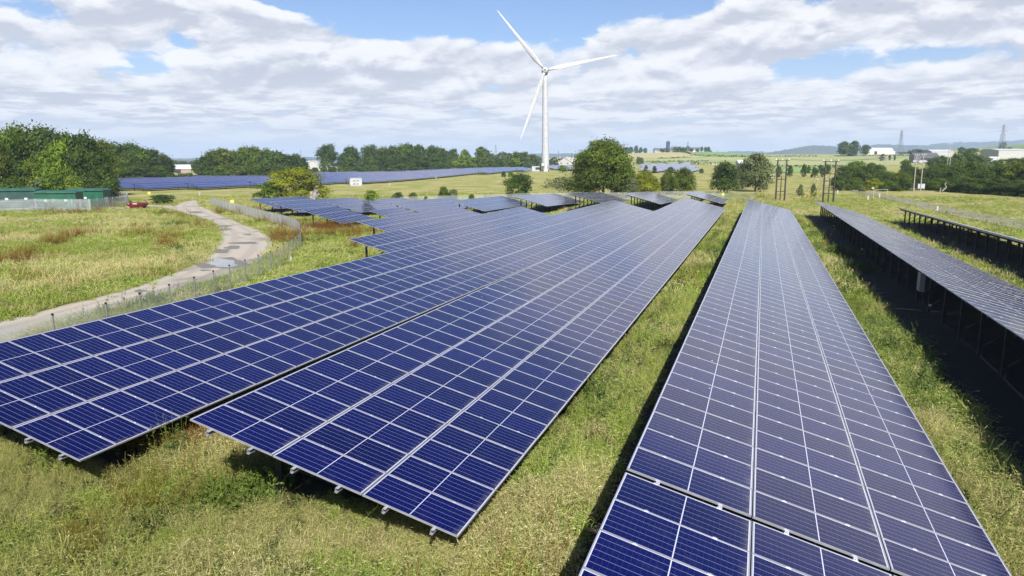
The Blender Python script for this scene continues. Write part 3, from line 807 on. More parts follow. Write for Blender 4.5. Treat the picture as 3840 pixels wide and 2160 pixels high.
def inverter():
    p = pd(1330, 256); root = empty('inverter_cabin', p, YAW + .35); root.scale = (1.15, 1.15, 1.1); tag(root, 'white inverter cabin with four dark louvres before the blue array', 'cabin')
    mb = MB(); mb.box((-1.75, -1.2, .12), (1.75, 1.2, 2.3)); mb.build('wall', M_WHITE, root)
    mb = MB(); mb.box((-1.82, -1.27, 2.303), (1.82, 1.27, 2.42)); mb.build('roof', M_WHITE, root)
    mb = MB(); mb.box((-1.7, -1.15, -.3), (1.7, 1.15, .117)); mb.build('plinth', M_GREY, root)
    for x in (-.55, .45):
        for z in (.35, 1.35):
            v = MB(); v.box((x - .3, -1.23, z), (x + .3, -1.203, z + .5)); v.build('louvre', M_LOUV, root)
    v = MB(); v.box((-1.77, -.5, .3), (-1.753, .5, 2.0)); v.build('door', M_GREY, root)


inverter()
M_YEL = mat('sign_yellow', (.62, .54, .06), .5)


def sign(px, py, dist, w, h, z, label, post=True, m=None, name='warning_sign'):
    p = pd(px, dist); root = empty(name, p, YAW + .1); tag(root, label, 'sign', None)
    b = MB(); b.box((-w / 2, -.015, z), (w / 2, .015, z + h)); b.build('board', m or M_YEL, root)
    if post:
        for x in (-w * .35, w * .35):
            q = MB(); q.bar((x, .045, -.3), (x, .045, z + h), .05, n=8); q.build('post', M_POST, root)


sign(549, 716, 175, .62, .55, .75, 'yellow sign at the near edge of the blue array, left of the white post')
sign(860, 745, 131, .58, .55, 1.2, 'yellow sign above the far end of the curving wire fence')
sign(2717, 722, 153, .46, .50, .9, 'yellow box sign on the dark wire fence at right of the tables')
for px, dist, h, lab in [(740, 184, .9, 'white marker post at the left end of the blue array edge'), (3267, 150, .9, 'short white bollard left of the camera mast'), (3309, 160, .9, 'short white bollard beside the road right of the camera mast'),
                         (3150, 176, .9, 'white bollard where the tarmac road begins'), (3533, 118, .75, 'white leaning bollard on the grass by the far right road'), (1458, 260, .8, 'white post by the array right of the inverter cabin'),
                         (1634, 330, .9, 'white marker post on the dry grass near the array corner'), (1072, 58, .45, 'white plastic tag standing at the bend of the wire fence'), (878, 46.5, .3, 'small white tag hanging on the near wire fence')]:
    o = MB(); w = .07 if h < .5 else .13 if h < 1.2 else .2; o.box((-w, -w * .7, -.2), (w, w * .7, h)); o.box((-w * .8, -w * .5, h), (w * .8, w * .5, h + .06))
    tag(o.build('marker_post', M_WHITE, loc=pd(px, dist)), lab, 'post', 'white marker posts')


def cctv():
    p = pd(3286, 152); root = empty('camera_mast', p, YAW); tag(root, 'slim white mast carrying a security camera by the right road', 'camera mast')
    m = MB(); m.bar((0, 0, -.3), (0, 0, 2.6), .09, n=8); m.build('pole', M_WHITE, root)
    c = MB(); c.box((-.5, -.15, 2.25), (-.06, .15, 2.55)); c.build('camera', M_WHITE, root)
    c = MB(); c.bar((0, 0, 2.6), (0, 0, 2.85), .10, n=6); c.build('beacon', M_BLACK, root)


cctv()
o = empty('rail_barrier', pd(3290, 175), YAW); tag(o, 'thin white horizontal bar barrier behind the camera mast', 'barrier')
b = MB(); b.bar((0, 0, 1.1), (3.2, .2, 1.15), .07, n=8); b.build('rail', M_WHITE, o)
for x in (0.05, 3.1):
    b = MB(); b.bar((x, 0.06 * x, -.2), (x, .06 * x, 1.09), .07, n=8); b.build('post', M_WHITE, o)
o = empty('notice_board', pd(3464, 196), YAW - .05); tag(o, 'large white blank board in front of the dark right hedge', 'board')
b = MB(); b.box((-.92, -.03, .5), (.92, .03, 1.75)); b.build('panel', M_WHITE, o)
for x in (-.8, .8):
    b = MB(); b.bar((x, .06, -.3), (x, .06, 1.7), .08); b.build('post', M_POST, o)
o = empty('low_wall', pd(3490, 199), YAW - .05); tag(o, 'long low grey wall behind the white board', 'wall')
b = MB(); b.box((-5.4, -.1, -.3), (4.2, .1, .55)); b.build('wall', M_GREY, o); b = MB(); b.box((-5.45, -.14, .553), (4.25, .14, .62)); b.build('coping', M_PALE, o)


def string_box(X, Y, label):
    p = Vector((X, Y, gz(X, Y))); root = empty('string_inverter', p); tag(root, label, 'inverter')
    b = MB(); b.box((-.12, -.35, .75), (.12, .35, 1.75)); b.build('case', M_WHITE, root)
    b = MB(); b.bar((.16, 0, -.3), (.16, 0, 1.9), .06); b.build('post', M_STEEL, root)


q_ = ray(3451, 1090); q_ = CAMV + q_ * (8.1 / q_.x)
string_box(8.1, q_.y, 'pale upright inverter box in the dark under the grey row')


# ------------------------------------------------------------------ wind turbine
def turbine():
    D = 420.0; p = pd(2046, D); hub = CAMV + ray(2044, 266) * 1.0
    d = ray(2044, 266); f = Vector((-_s, _c, 0)); t = D / d.dot(f); hub = CAMV + d * t
    root = empty('wind_turbine', p, YAW); tag(root, 'tall white three-bladed wind turbine standing by the far array', 'wind turbine')
    toward = Vector((0, 0, 0)) + (CAMV - hub); toward.z = 0; toward.normalize()
    def loc(w):     # world vector -> turbine local
        return Matrix.Rotation(-YAW, 3, 'Z') @ (w - Vector(p))
    H = hub.z - p.z; hx = loc(hub)
    m = MB(); rings = []
    for i in range(13):
        q = i / 12; r = 2.15 * (1 - q) + 1.35 * q; z = -.5 + (H - 1.2 + .5) * q
        rings.append([(r * math.cos(a) + hx.x * q, r * math.sin(a), z) for a in [2 * math.pi * k / 40 for k in range(40)]])
    m.loft(rings); m.build('tower', M_WHITE, root, smooth=True)
    # nacelle: an egg behind the hub, tip of the rotor axis towards the viewer
    ax = loc(p + toward * 1.0); ax.z = .05; ax.normalize(); up = Vector((0, 0, 1)); sd = ax.cross(up).normalized(); up = sd.cross(ax)
    c0 = Vector((hx.x, 0, H))
    def ring(c, r, n=28): return [c + sd * (r * math.cos(2 * math.pi * k / n)) + up * (r * math.sin(2 * math.pi * k / n)) for k in range(n)]
    m = MB(); m.loft([ring(c0 - ax * q, r) for q, r in ((4.6, .35), (4.2, 1.2), (3.0, 1.75), (1.2, 1.95), (-.2, 1.95), (-.9, 1.8))]); m.build('nacelle', M_WHITE, root, smooth=True)
    hc = c0 + ax * 2.2
    m = MB(); m.loft([ring(hc + ax * q, r) for q, r in ((-1.25, 1.7), (-.6, 1.85), (.4, 1.7), (1.0, 1.2), (1.25, .75))]); hb = m.build('hub', M_WHITE, root, smooth=True)
    m = MB(); m.loft([ring(hc + ax * q, r) for q, r in ((1.253, .50), (1.33, .42))]); m.build('nose_ring', M_DARK, hb)
    for i, (tx, ty) in enumerate(((1871, 57), (2303, 216), (1954, 517))):
        dx_, dy_ = tx - 2044, -(ty - 266); a = math.atan2(dy_, dx_); Lb = math.hypot(dx_, dy_) * D / FPX / 1.0
        right = -sd if (-sd).x > 0 else sd
        ra = (right * math.cos(a) + up * math.sin(a)).normalized(); ch = ra.cross(ax).normalized()
        m = MB(); rings = []
        for q, c, th, tw, off in ((.035, 1.5, 1.5, 0, 0), (.08, 1.5, 1.45, 0, 0), (.13, 2.1, 1.2, .55, .25), (.20, 2.9, .85, .45, .55), (.30, 2.6, .62, .32, .5), (.45, 2.05, .45, .2, .4), (.6, 1.6, .33, .12, .3), (.75, 1.2, .24, .06, .22), (.9, .8, .15, .02, .14), (.97, .45, .09, 0, .06), (1.0, .10, .04, 0, 0)):
            cx = ch * math.cos(tw) + ax * math.sin(tw); tx_ = ax * math.cos(tw) - ch * math.sin(tw); o_ = hc + ra * (Lb * q) + ax * (.9 * q * q)
            rings.append([o_ + cx * (c * .5 * math.cos(b) - off * .6) + tx_ * (th * .5 * math.sin(b) * (1 - .35 * math.cos(b) * (1 if q > .1 else 0))) for b in [2 * math.pi * k / 20 for k in range(20)]])
        m.loft(rings); m.build('blade', M_WHITE, root, smooth=True)
    m = MB(); m.box((-1.2, -3.6, -.3), (1.2, -2.2, 1.7)); m.bar((1.25, -2.9, 1.6), (2.6, -3.4, 0), .12); m.bar((1.25, -2.4, 1.6), (2.6, -2.9, 0), .12); m.build('entrance_steps', M_WHITE, root)
    m = MB(); m.box((-2.4, -2.7, 3.0), (-.9, -1.9, 4.6)); m.build('switch_box', M_WHITE, root)
    m = MB(); m.box((-.45, -2.45, 1.703), (.45, -2.0, 3.7)); m.build('door', M_GREY, root)
    q = pd(2030, 428); r2 = empty('switchgear_cabin', q, YAW); tag(r2, 'white cabin with a dark louvre at the foot of the turbine', 'cabin')
    m = MB(); m.box((-5.5, -1.3, -.3), (0, 1.3, 2.7)); m.build('wall', M_WHITE, r2); m = MB(); m.box((-5.6, -1.4, 2.703), (.1, 1.4, 2.85)); m.build('roof', M_GREY, r2)
    m = MB(); m.box((-3.4, -1.34, .8), (-.5, -1.303, 2.2)); m.build('louvre', M_DARK, r2)


turbine()

# ------------------------------------------------------------------ H-frame poles with stays, lines
M_WOOD = mat('creosoted_pole', (.025, .02, .016), .8, build=dirt((.015, .012, .009), (.045, .037, .03), 3))
M_LINE = mat('line_wire', (.16, .16, .165), .5, .6)
M_INS = mat('white_insulator', (.75, .75, .74), .3)


def h_pole(px, dist, w, H, rz, label):
    p = pd(px, dist); root = empty('power_pole', p, rz); tag(root, label, 'power pole', 'H-frame power poles')
    for s in (-1, 1): m = MB(); m.bar((s * w / 2, 0, -.5), (s * w / 2, 0, H), .36, n=12, w2=.26); m.build('pole', M_WOOD, root, smooth=False)
    m = MB(); m.bar((-.05, -.15, -.3), (0, -.12, H * .60), .26, n=10, w2=.14); m.build('cable_riser', M_WOOD, root)
    for z, o_ in ((H - .15, .55), (H * .69, .12), (H * .52, .1), (H * .22, .1)):
        m = MB(); m.bar((-w / 2 - o_, -.14, z), (w / 2 + o_, -.14, z), .16, .14); m.build('crossarm', M_WOOD, root)
    for a, b in (((-w / 2, .05, H * .69), (0, -.1, H * .55)), ((w / 2, .05, H * .69), (0, -.1, H * .55)), ((w / 2, -.1, H * .95), (.1, -.1, H * .72)), ((0, -.1, H * .69), (-.05, -.1, H * .55))):
        m = MB(); m.bar(a, b, .05, n=6); m.build('cable', M_LINE, root)
    for x in (-w / 2 - .4, 0, w / 2 + .4): m = MB(); m.bar((x, -.14, H - .07), (x, -.14, H + .28), .12, n=8); m.build('insulator', M_INS, root)
    return root, p


poles = []
for (px, dist, w, H, lab) in [(2934, 150, 1.75, 8.2, 'left twin-pole wooden power structure with cross-arms beside the feathery tree'), (3116, 142, 1.95, 8.0, 'right twin-pole wooden power structure with cross-arms on open grass')]:
    poles.append(h_pole(px, dist, w, H, YAW - .1, lab) + (w, H))


def stay(a, b, label, gl=2.7):
    a, b = Vector(a), Vector(b); root = empty('stay_wire', b); tag(root, label, 'stay wire', 'stay wires of the power poles')
    m = MB(); m.bar(a - b, (0, 0, 0), .045, n=5); m.build('wire', M_LINE, root)
    d = (a - b).normalized(); m = MB(); m.bar(d * .02, d * gl, .17, n=8); m.build('guard', M_YEL, root)
    q = (a - b) * .62; m = MB(); m.bar(q, q + d * .35, .16, n=8); m.build('insulator', M_INS, root)


zt = lambda u, v: (2840 + u / 6.44, 560 + v / 6.44)
RX = Vector((_c, _s, 0))
for k, (gd, lab) in enumerate([(((60, 1140), (115, 1152), (-40, 1070), (-90, 1090)), 'left'), (((1040, 1218), (1155, 1198), (1225, 1248), (1325, 1232)), 'right')]):
    root, p, w, H = poles[k]
    for i, q in enumerate(gd):
        g = gp(*zt(*q)); s = -1 if i < 2 else 1; top = Vector(p) + RX * (s * w / 2) + Vector((0, 0, H - .25 - .9 * (i % 2)))
        stay(top, g, f'{["outermost", "second", "third", "innermost"][i]} yellow-sleeved stay wire of the {lab} twin-pole structure')


def line(a, b, sag, label, w=.035):
    a, b = Vector(a), Vector(b); m = MB(); pr = a
    for i in range(1, 17):
        t = i / 16; q = a.lerp(b, t) - Vector((0, 0, sag * 4 * t * (1 - t))); m.bar(pr - a, q - a, w, n=4); pr = q
    tag(m.build('power_line', M_LINE, loc=a), label, 'power line', 'overhead lines')


def single_pole(px, dist, H, label):
    p = pd(px, dist); root = empty('power_pole', p, YAW + .5); tag(root, label, 'power pole', 'single wooden power poles')
    m = MB(); m.bar((0, 0, -.5), (0, 0, H), .30, n=10, w2=.2); m.build('pole', M_POLEG, root)
    m = MB(); m.bar((-.9, -.12, H - .3), (.9, -.12, H - .3), .12); m.build('crossarm', M_POLEG, root)
    for x in (-.8, 0, .8): m = MB(); m.bar((x, -.12, H - .24), (x, -.12, H), .1, n=6); m.build('insulator', M_INS, root)
    return Vector(p) + Vector((0, 0, H - .05))


M_POLEG = mat('weathered_pole', (.26, .24, .21), .8, build=dirt((.2, .18, .16), (.33, .30, .27), 3))
tops = [single_pole(px, d, H, lab) for px, d, H, lab in [(3436, 190, 9.5, 'weathered pole in the dark right hedge, left of its twin'), (3462, 194, 9.6, 'weathered pole in the dark right hedge, right of its twin'), (3316, 260, 9.2, 'pale pole behind the hedge, nearer the twin-pole structure'),
                                                         (3324, 262, 8.6, 'thinner pale pole touching another behind the hedge'), (3554, 300, 14.0, 'tall pale pole above the hedge, left of a close pair'), (3563, 302, 14.2, 'tall pale pole above the hedge, right of a close pair')]]
for i, s in enumerate((-1, 0, 1)):
    root, p, w, H = poles[1]; a = Vector(p) + RX * (s * (w / 2 + .4)) + Vector((0, 0, H + .2)); b = tops[0] + RX * s * .8
    line(a, b, .5, f'{["left", "middle", "right"][i]} wire from the right twin-pole structure to the hedge pole')
    root, p, w, H = poles[0]; line(Vector(p) + RX * (s * (w / 2 + .4)) + Vector((0, 0, H + .2)), tops[2] + RX * s * .8, .9, f'{["left", "middle", "right"][i]} wire from the left twin-pole structure to the pale pole')

# ------------------------------------------------------------------ lattice pylons
M_LAT = mat('pylon_steel', (.20, .215, .24), .6, .2)


def pylon_mesh(H):
    t = .24; body = MB(); arms = MB(); wd = lambda z: 3.4 * (1 - z / H) ** 1.15 + .55
    L = [0, .13, .25, .36, .46, .55, .63, .70, .77, .84, .91, 1.0]
    for a, b in zip(L, L[1:]):
        za, zb = a * H, b * H; ra, rb = wd(za), wd(zb); A = [(-ra, -ra, za), (ra, -ra, za), (ra, ra, za), (-ra, ra, za)]; B = [(-rb, -rb, zb), (rb, -rb, zb), (rb, rb, zb), (-rb, rb, zb)]
        for i in range(4):
            j = (i + 1) % 4; body.bar(A[i], B[i], t * 1.15); body.bar(A[i], B[j], t * .6); body.bar(A[j], B[i], t * .6); body.bar(B[i], B[j], t * .6)
    body.bar((0, 0, H), (0, 0, H * 1.05), t)
    for z, l in ((.67, 4.6), (.80, 6.2), (.92, 4.3)):
        for s in (-1, 1):
            r = wd(z * H); tip = (s * l, 0, z * H + .2)
            for y in (-r, r): arms.bar((s * r, y, z * H), tip, t * .8); arms.bar((s * r, y, z * H + 1.6), tip, t * .6)
            arms.bar(tip, (s * l, 0, z * H - 1.7), .14, n=6)
    return body.mesh('lattice', M_LAT), arms.mesh('crossarms', M_LAT)


PY = pylon_mesh(40.0)
for px, top, dist, rz, lab in [(3372, 488, 900, .5, 'steel lattice pylon above the hedge, between white farm and pale shed'), (3750, 468, 800, .15, 'largest steel lattice pylon at the far right'), (2577, 530, 1050, .3, 'pylon standing in front of the hilltop farm'),
                               (1859, 541, 1150, .2, 'thin pylon rising from the trees left of the turbine'), (1128, 561, 1600, .1, 'faint pylon left of the white sheds'), (758, 566, 1700, .1, 'faint pylon beyond the second wood'), (2093, 562, 1900, .2, 'tiny pylon on the horizon right of the turbine')]:
    p = pd(px, dist); h = CAMZ + (605 - top) * dist / FPX - p.z; root = empty('pylon', p, YAW + rz); tag(root, lab, 'pylon', 'lattice pylons'); root.scale = (h / 42, h / 42, h / 42)
    put('lattice', PY[0], root); put('crossarms', PY[1], root)

# ------------------------------------------------------------------ distant buildings
M_SHEDW = mat('white_cladding', (.5, .51, .53), .5, build=dirt((.45, .46, .48), (.54, .55, .57), .3)); M_SHEDR = mat('pale_roof', (.36, .38, .41), .5, build=dirt((.33, .35, .38), (.42, .44, .46), .3))
M_SHEDD = mat('dark_roof', (.09, .095, .11), .6); M_BRICK = mat('brown_wall', (.25, .19, .16), .8); M_STONE = mat('stone_wall', (.30, .28, .25), .8); M_GLASSD = mat('window_glass', (.03, .04, .05), .1)


def building(px, dist, w, dp, hw, hr, rz, label, wm, rm, gable_x=True, door=None, wins=0, chim=0, name='shed', zoff=0.0):
    p = pd(px, dist); p.z += zoff; root = empty(name, p, rz); tag(root, label, 'building')
    m = MB(); m.box((-w / 2, -dp / 2, -1.0), (w / 2, dp / 2, hw))
    if gable_x:
        for x in (-w / 2, w / 2): m.quad([(x, -dp / 2, hw), (x, dp / 2, hw), (x, 0, hw + hr)])
    else:
        for y in (-dp / 2, dp / 2): m.quad([(-w / 2, y, hw), (w / 2, y, hw), (0, y, hw + hr)])
    m.build('wall', wm, root); r = MB(); o_ = .35; th = .25
    if gable_x:
        s = hr / (dp / 2)
        for k in (-1, 1): r.loft([[(x, k * (dp / 2 + o_), hw - o_ * s + .02), (x, 0, hw + hr + .02), (x, 0, hw + hr + th), (x, k * (dp / 2 + o_), hw - o_ * s + th)] for x in (-w / 2 - o_, w / 2 + o_)])
    else:
        s = hr / (w / 2)
        for k in (-1, 1): r.loft([[(k * (w / 2 + o_), y, hw - o_ * s + .02), (0, y, hw + hr + .02), (0, y, hw + hr + th), (k * (w / 2 + o_), y, hw - o_ * s + th)] for y in (-dp / 2 - o_, dp / 2 + o_)])
    rf = r.build('roof', rm, root)
    for i in range(chim): m = MB(); x = -w * .4 + i * w * .8; m.box((x - .5, -.4, hw + hr - .6), (x + .5, .4, hw + hr + 1.3)); m.build('chimney', M_STONE, rf)
    for i in range(wins): m = MB(); x = -w / 2 + w * (i + .5) / wins; m.box((x - .5, -dp / 2 - .05, hw * .4), (x + .5, -dp / 2 - .003, hw * .8)); m.build('window', M_GLASSD, root)
    if door: m = MB(); m.box((door[0], -dp / 2 - .06, -.5), (door[0] + door[1], -dp / 2 - .003, hw * door[2])); m.build('door', M_DARK, root)
    return root


building(667, 520, 15, 11, 2.6, 2.6, YAW + .5, 'white-roofed shed with brown wall in the gap between two woods', M_BRICK, M_SHEDW, True, (-2, 3, .8), 0, 0, zoff=.6)
for i, (px, w, lab) in enumerate([(1178, 13, 'white industrial shed, leftmost of three beside the tall beech'), (1232, 14, 'white industrial shed behind the tall beech trunk'), (1290, 15, 'white industrial shed, rightmost of three under the trees')]):
    building(px, 545, w, 14, 4.2, 2.9, YAW + .1, lab, M_PALE, M_SHEDR, False, (1, 4, .5), zoff=1.2)
building(1140, 560, 12, 12, 4.5, 2.5, YAW + .3, 'white gable shed half hidden at the right end of the second wood', M_SHEDW, M_SHEDR, True, zoff=1.0)
for px, w, lab in [(2065, 12, 'pale house directly right of the turbine tower'), (2085, 9, 'small pale house between two larger ones by the turbine'), (2120, 12, 'pale house with steep roof left of the big tree'), (2142, 10, 'pale house half hidden by the big tree')]:
    building(px, 660, w, 8, 3.2, 3.6, YAW + rnd.uniform(-.4, .4), lab, M_PALE, M_STONE, rnd.random() < .5, None, 2, 1, 'house', zoff=.5)
building(2488, 1120, 30, 9, 4, 3, YAW, 'dark stone farm range left of the hilltop tower', M_STONE, M_SHEDD, True, None, 3, 0, 'farmhouse')
building(2535, 1120, 14, 9, 5, 4, YAW, 'white farmhouse right of the hilltop tower', M_SHEDW, M_SHEDD, True, None, 3, 2, 'farmhouse')
building(2598, 1125, 20, 8, 4.5, 3, YAW, 'long white farm building on the hill behind the pylon', M_SHEDW, M_SHEDD, True, None, 4, 0, 'farmhouse')
p = pd(2503, 1115); root = empty('tower', p, YAW); tag(root, 'dark round stone tower on the hilltop', 'tower')
m = MB(); m.loft([[(r * math.cos(2 * math.pi * k / 16), r * math.sin(2 * math.pi * k / 16), z) for k in range(16)] for z, r in ((-1, 3.4), (14, 2.7), (14.2, 3.1), (16.2, 3.1))]); m.build('shaft', mat('dark_stone', (.05, .05, .07), .8), root)
m = MB(); m.loft([[(r * math.cos(2 * math.pi * k / 16), r * math.sin(2 * math.pi * k / 16), z) for k in range(16)] for z, r in ((16.21, 2.4), (18, 1.0))]); m.build('cap', M_SHEDD, root)
building(3290, 980, 34, 12, 5.5, 2.5, YAW, 'white farm building on the ridge left of the tall pylon', M_SHEDW, M_SHEDW, True, (-8, 4, .7), 0)
building(3330, 990, 12, 9, 4.5, 2.5, YAW, 'small white outbuilding right of the white farm', M_SHEDW, M_SHEDD, True)
building(3462, 640, 19, 16, 4.6, 2.2, YAW - .25, 'dark grey warehouse with black doorway behind the hedge', M_SHEDD, M_SHEDD, True, (-4, 7, .6), zoff=1.5)
building(3515, 760, 22, 16, 4.0, 2.0, YAW, 'pale grey shed behind the dark warehouse', M_PALE, M_SHEDR, True, zoff=2.0)
building(3800, 660, 42, 30, 6.0, 1.5, YAW - .1, 'large pale warehouse with a dark opening at the far right', M_PALE, M_SHEDR, True, (4, 6, .6), zoff=2.5)
building(3712, 560, 9, 7, 2.4, .8, YAW - .1, 'low white unit in front of the large pale warehouse', M_SHEDW, M_SHEDW, True, zoff=2.2)
building(2800, 560, 14, 9, 3.0, 2.2, YAW, 'small white hut glimpsed behind the feathery tree', M_SHEDW, M_SHEDW, True)


def van(px, dist, label, col, zo=0.0):
    p = pd(px, dist); p.z += zo; root = empty('parked_van', p, YAW + rnd.uniform(-.5, .5)); tag(root, label, 'van', 'parked vans')
    m = MB(); sec = [(-2.5, .35), (-2.5, 2.1), (.9, 2.1), (1.7, 1.25), (2.5, 1.1), (2.5, .35)]
    k = [[(x, y, z) for x, z in sec] for y in (-.95, .95)]; m.loft(k); m.build('body', col, root)
    m = MB(); m.quad([(.95, -.8, 2.05), (.95, .8, 2.05), (1.68, .8, 1.28), (1.68, -.8, 1.28)]); m.build('windscreen', M_GLASSD, root, loc=(.03, 0, .02))
    for x in (-1.6, 1.6):
        for s in (-1, 1): w = MB(); w.bar((x, s * .75, .35), (x, s * .98, .35), .68, n=14); w.build('wheel', M_BLACK, root)


for px, d, lab, zo in [(3437, 590, 'white van parked left before the dark warehouse', 1.2), (3452, 585, 'white van parked in the middle before the dark warehouse', 1.0), (3466, 592, 'white van parked right before the dark warehouse', 1.2), (3498, 600, 'white van beside the bush by the dark warehouse', 1.4), (1217, 520, 'white van behind the hedge below the white sheds', .8)]:
    van(px, d, lab, M_WHITE, zo)
van(1243, 522, 'red van under the tall beech', mat('van_red', (.5, .03, .02), .4), .8)

# ------------------------------------------------------------------ foliage
def leafmat(name, dark, light, trans=.35, warm=(.12, .09, .02), wamt=.25):
    m = bpy.data.materials.new(name); m.use_nodes = True; t = m.node_tree; t.nodes.clear(); g = G(t)
    at = nd(t, 'ShaderNodeAttribute', attribute_name='tint').outputs['Fac']; oi = nd(t, 'ShaderNodeObjectInfo').outputs['Random']
    c = g.mix(at, dark, light); c = g.mix(g.m('MULTIPLY', g.ramp(oi, .3, 1.0), wamt), c, warm)
    d = nd(t, 'ShaderNodeBsdfDiffuse'); tr = nd(t, 'ShaderNodeBsdfTranslucent'); gl = nd(t, 'ShaderNodeBsdfGlossy'); gl.inputs['Roughness'].default_value = .6
    t.links.new(c, d.inputs[0]); c2 = g.mix(.5, c, (.16, .20, .02)); t.links.new(c2, tr.inputs[0]); gl.inputs[0].default_value = (.7, .75, .7, 1)
    m1 = nd(t, 'ShaderNodeMixShader'); m1.inputs[0].default_value = trans; t.links.new(d.outputs[0], m1.inputs[1]); t.links.new(tr.outputs[0], m1.inputs[2])
    m2 = nd(t, 'ShaderNodeMixShader'); m2.inputs[0].default_value = .014; t.links.new(m1.outputs[0], m2.inputs[1]); t.links.new(gl.outputs[0], m2.inputs[2])
    o = nd(t, 'ShaderNodeOutputMaterial'); t.links.new(m2.outputs[0], o.inputs[0]); return m


LEAF = {'mid': leafmat('leaf_mid', (.024, .050, .005), (.115, .180, .014)), 'dark': leafmat('leaf_dark', (.014, .032, .005), (.075, .122, .014), .3, (.05, .07, .02), .3),
        'fresh': leafmat('leaf_fresh', (.05, .10, .006), (.18, .28, .018)), 'yellow': leafmat('leaf_yellow', (.075, .105, .006), (.27, .31, .016), .35, (.24, .19, .015), .25),
        'sage': leafmat('leaf_sage', (.05, .07, .024), (.16, .20, .08), .3, (.12, .11, .05), .3), 'haze': leafmat('leaf_far', (.030, .052, .016), (.10, .14, .042), .2, (.05, .06, .04), .3)}
M_BARK = mat('bark', (.09, .075, .06), .9, build=dirt((.06, .05, .04), (.15, .13, .11), 4)); M_BARKP = mat('pale_bark', (.26, .24, .21), .8, build=dirt((.2, .18, .16), (.34, .32, .29), 5))


def crown_mesh(seed, n, size, z0=.18, flat=1.0, nl=16, ragged=.35, kind='mid', lobe=.36, name='crown'):
    """crown of unit height and unit-ish radius .5, built of leaf sprays gathered on lobes"""
    r = np.random.default_rng(seed); L = []
    for i in range(nl):
        a = r.uniform(0, 2 * math.pi); q = (i + .5) / nl; z = z0 + .05 + (.86 - z0 - .05) * q
        prof = math.sqrt(max(.05, 1 - ((q - .38) / .66) ** 2)); rad = .36 * flat * prof * r.uniform(.45, 1.0)
        a = i * 2.39996 + r.uniform(-.5, .5); L.append((rad * math.cos(a), rad * math.sin(a), z, lobe * (.55 + .5 * prof) * r.uniform(.42, 1.15) * .62))
    L.append((0, 0, .80, lobe * .5)); L.append((0, 0, .52, lobe * .75)); L = np.array(L)
    w = L[:, 3] ** 2; k = r.choice(len(L), n, p=w / w.sum()); C = L[k, :3]; R_ = L[k, 3]
    d = r.normal(size=(n, 3)); d /= np.linalg.norm(d, axis=1)[:, None]; d[:, 2] = np.where(d[:, 2] < -.35, -d[:, 2] * .6, d[:, 2])
    lump = 1 + ragged * (np.sin(d[:, 0] * 7 + k * 1.7) * np.sin(d[:, 1] * 6 + k) * .55 + r.normal(0, .22, n)); sh = np.where(r.random(n) < .72, r.uniform(.80, 1.08, n), np.where(r.random(n) < .5, r.uniform(.3, .85, n), r.uniform(1.05, 1.38, n)))
    P = C + d * (R_ * sh * lump)[:, None] * np.array([1.08, 1.08, .86]); P[:, 2] = np.clip(P[:, 2], z0 * .55, 1.04)
    N = d * 1.15 + r.normal(0, .42, (n, 3)) + np.array([0, 0, .25]); N /= np.linalg.norm(N, axis=1)[:, None]
    T = np.cross(N, r.normal(size=(n, 3))); T /= np.linalg.norm(T, axis=1)[:, None]; B = np.cross(N, T)
    s = (size * r.uniform(.5, 1.35, n))[:, None]; bend = N * s * .35
    V = np.stack([P - T * s - B * s * .35, P + B * s * .12 * -1 - B * s * .5 + bend, P + T * s - B * s * .1, P + B * s * .75 + bend * .3], 1).reshape(-1, 3)
    F = np.arange(4 * n).reshape(n, 4)
    lt = np.sin(k * 2.7) * .27 + .5 + r.normal(0, .19, n); return quads_mesh(name, V, F, LEAF[kind], {'tint': np.clip(lt, 0, 1)})


def trunk_mesh(seed, z1=.62, r0=.030, limbs=6, m=None, spread=.30, lean=0.0, name='trunk'):
    r = random.Random(seed); mb = MB(); p = [(lean * q * q + r.uniform(-.008, .008), r.uniform(-.008, .008), z1 * q) for q in (0, .25, .5, .75, 1)]; p[0] = (0, 0, -.04)
    for i in range(4): mb.bar(p[i], p[i + 1], 2 * r0 * (1 - .18 * i), n=8, w2=2 * r0 * (1 - .18 * (i + 1)))
    for i in range(limbs):
        q = r.uniform(.3, .95); a = i * 2.4 + r.uniform(-.4, .4); s = (lean * q * q, 0, z1 * q); l = spread * r.uniform(.6, 1.1)
        e = (s[0] + l * math.cos(a), l * math.sin(a), s[2] + l * r.uniform(.4, .9)); mb.bar(s, e, r0 * .8, n=6, w2=r0 * .22)
        for j in range(2):
            b = a + r.uniform(-1, 1); e2 = (e[0] + l * .5 * math.cos(b), e[1] + l * .5 * math.sin(b), e[2] + l * r.uniform(.1, .5)); mb.bar(Vector(s).lerp(Vector(e), .7), e2, r0 * .35, n=5, w2=r0 * .1)
    return mb.mesh(name, m or M_BARK)


PROTO = {}


def proto(key):
    if key in PROTO: return PROTO[key]
    kind, v, lod = key
    n, sz = {'far': (1500, .050), 'mid': (4200, .030), 'near': (9000, .021), 'hero': (30000, .0135)}[lod]
    sd = 100 + v * 7 + sum(ord(c) for c in kind) + len(lod)
    par = dict(z0=.05, flat=1.05, nl=18) if v % 3 == 0 else dict(z0=.03, flat=.95, nl=22) if v % 3 == 1 else dict(z0=.0, flat=1.2, nl=16)
    if lod == 'hero': par['z0'] = .06
    PROTO[key] = (crown_mesh(sd, n, sz, kind=kind, **par), trunk_mesh(sd)); return PROTO[key]


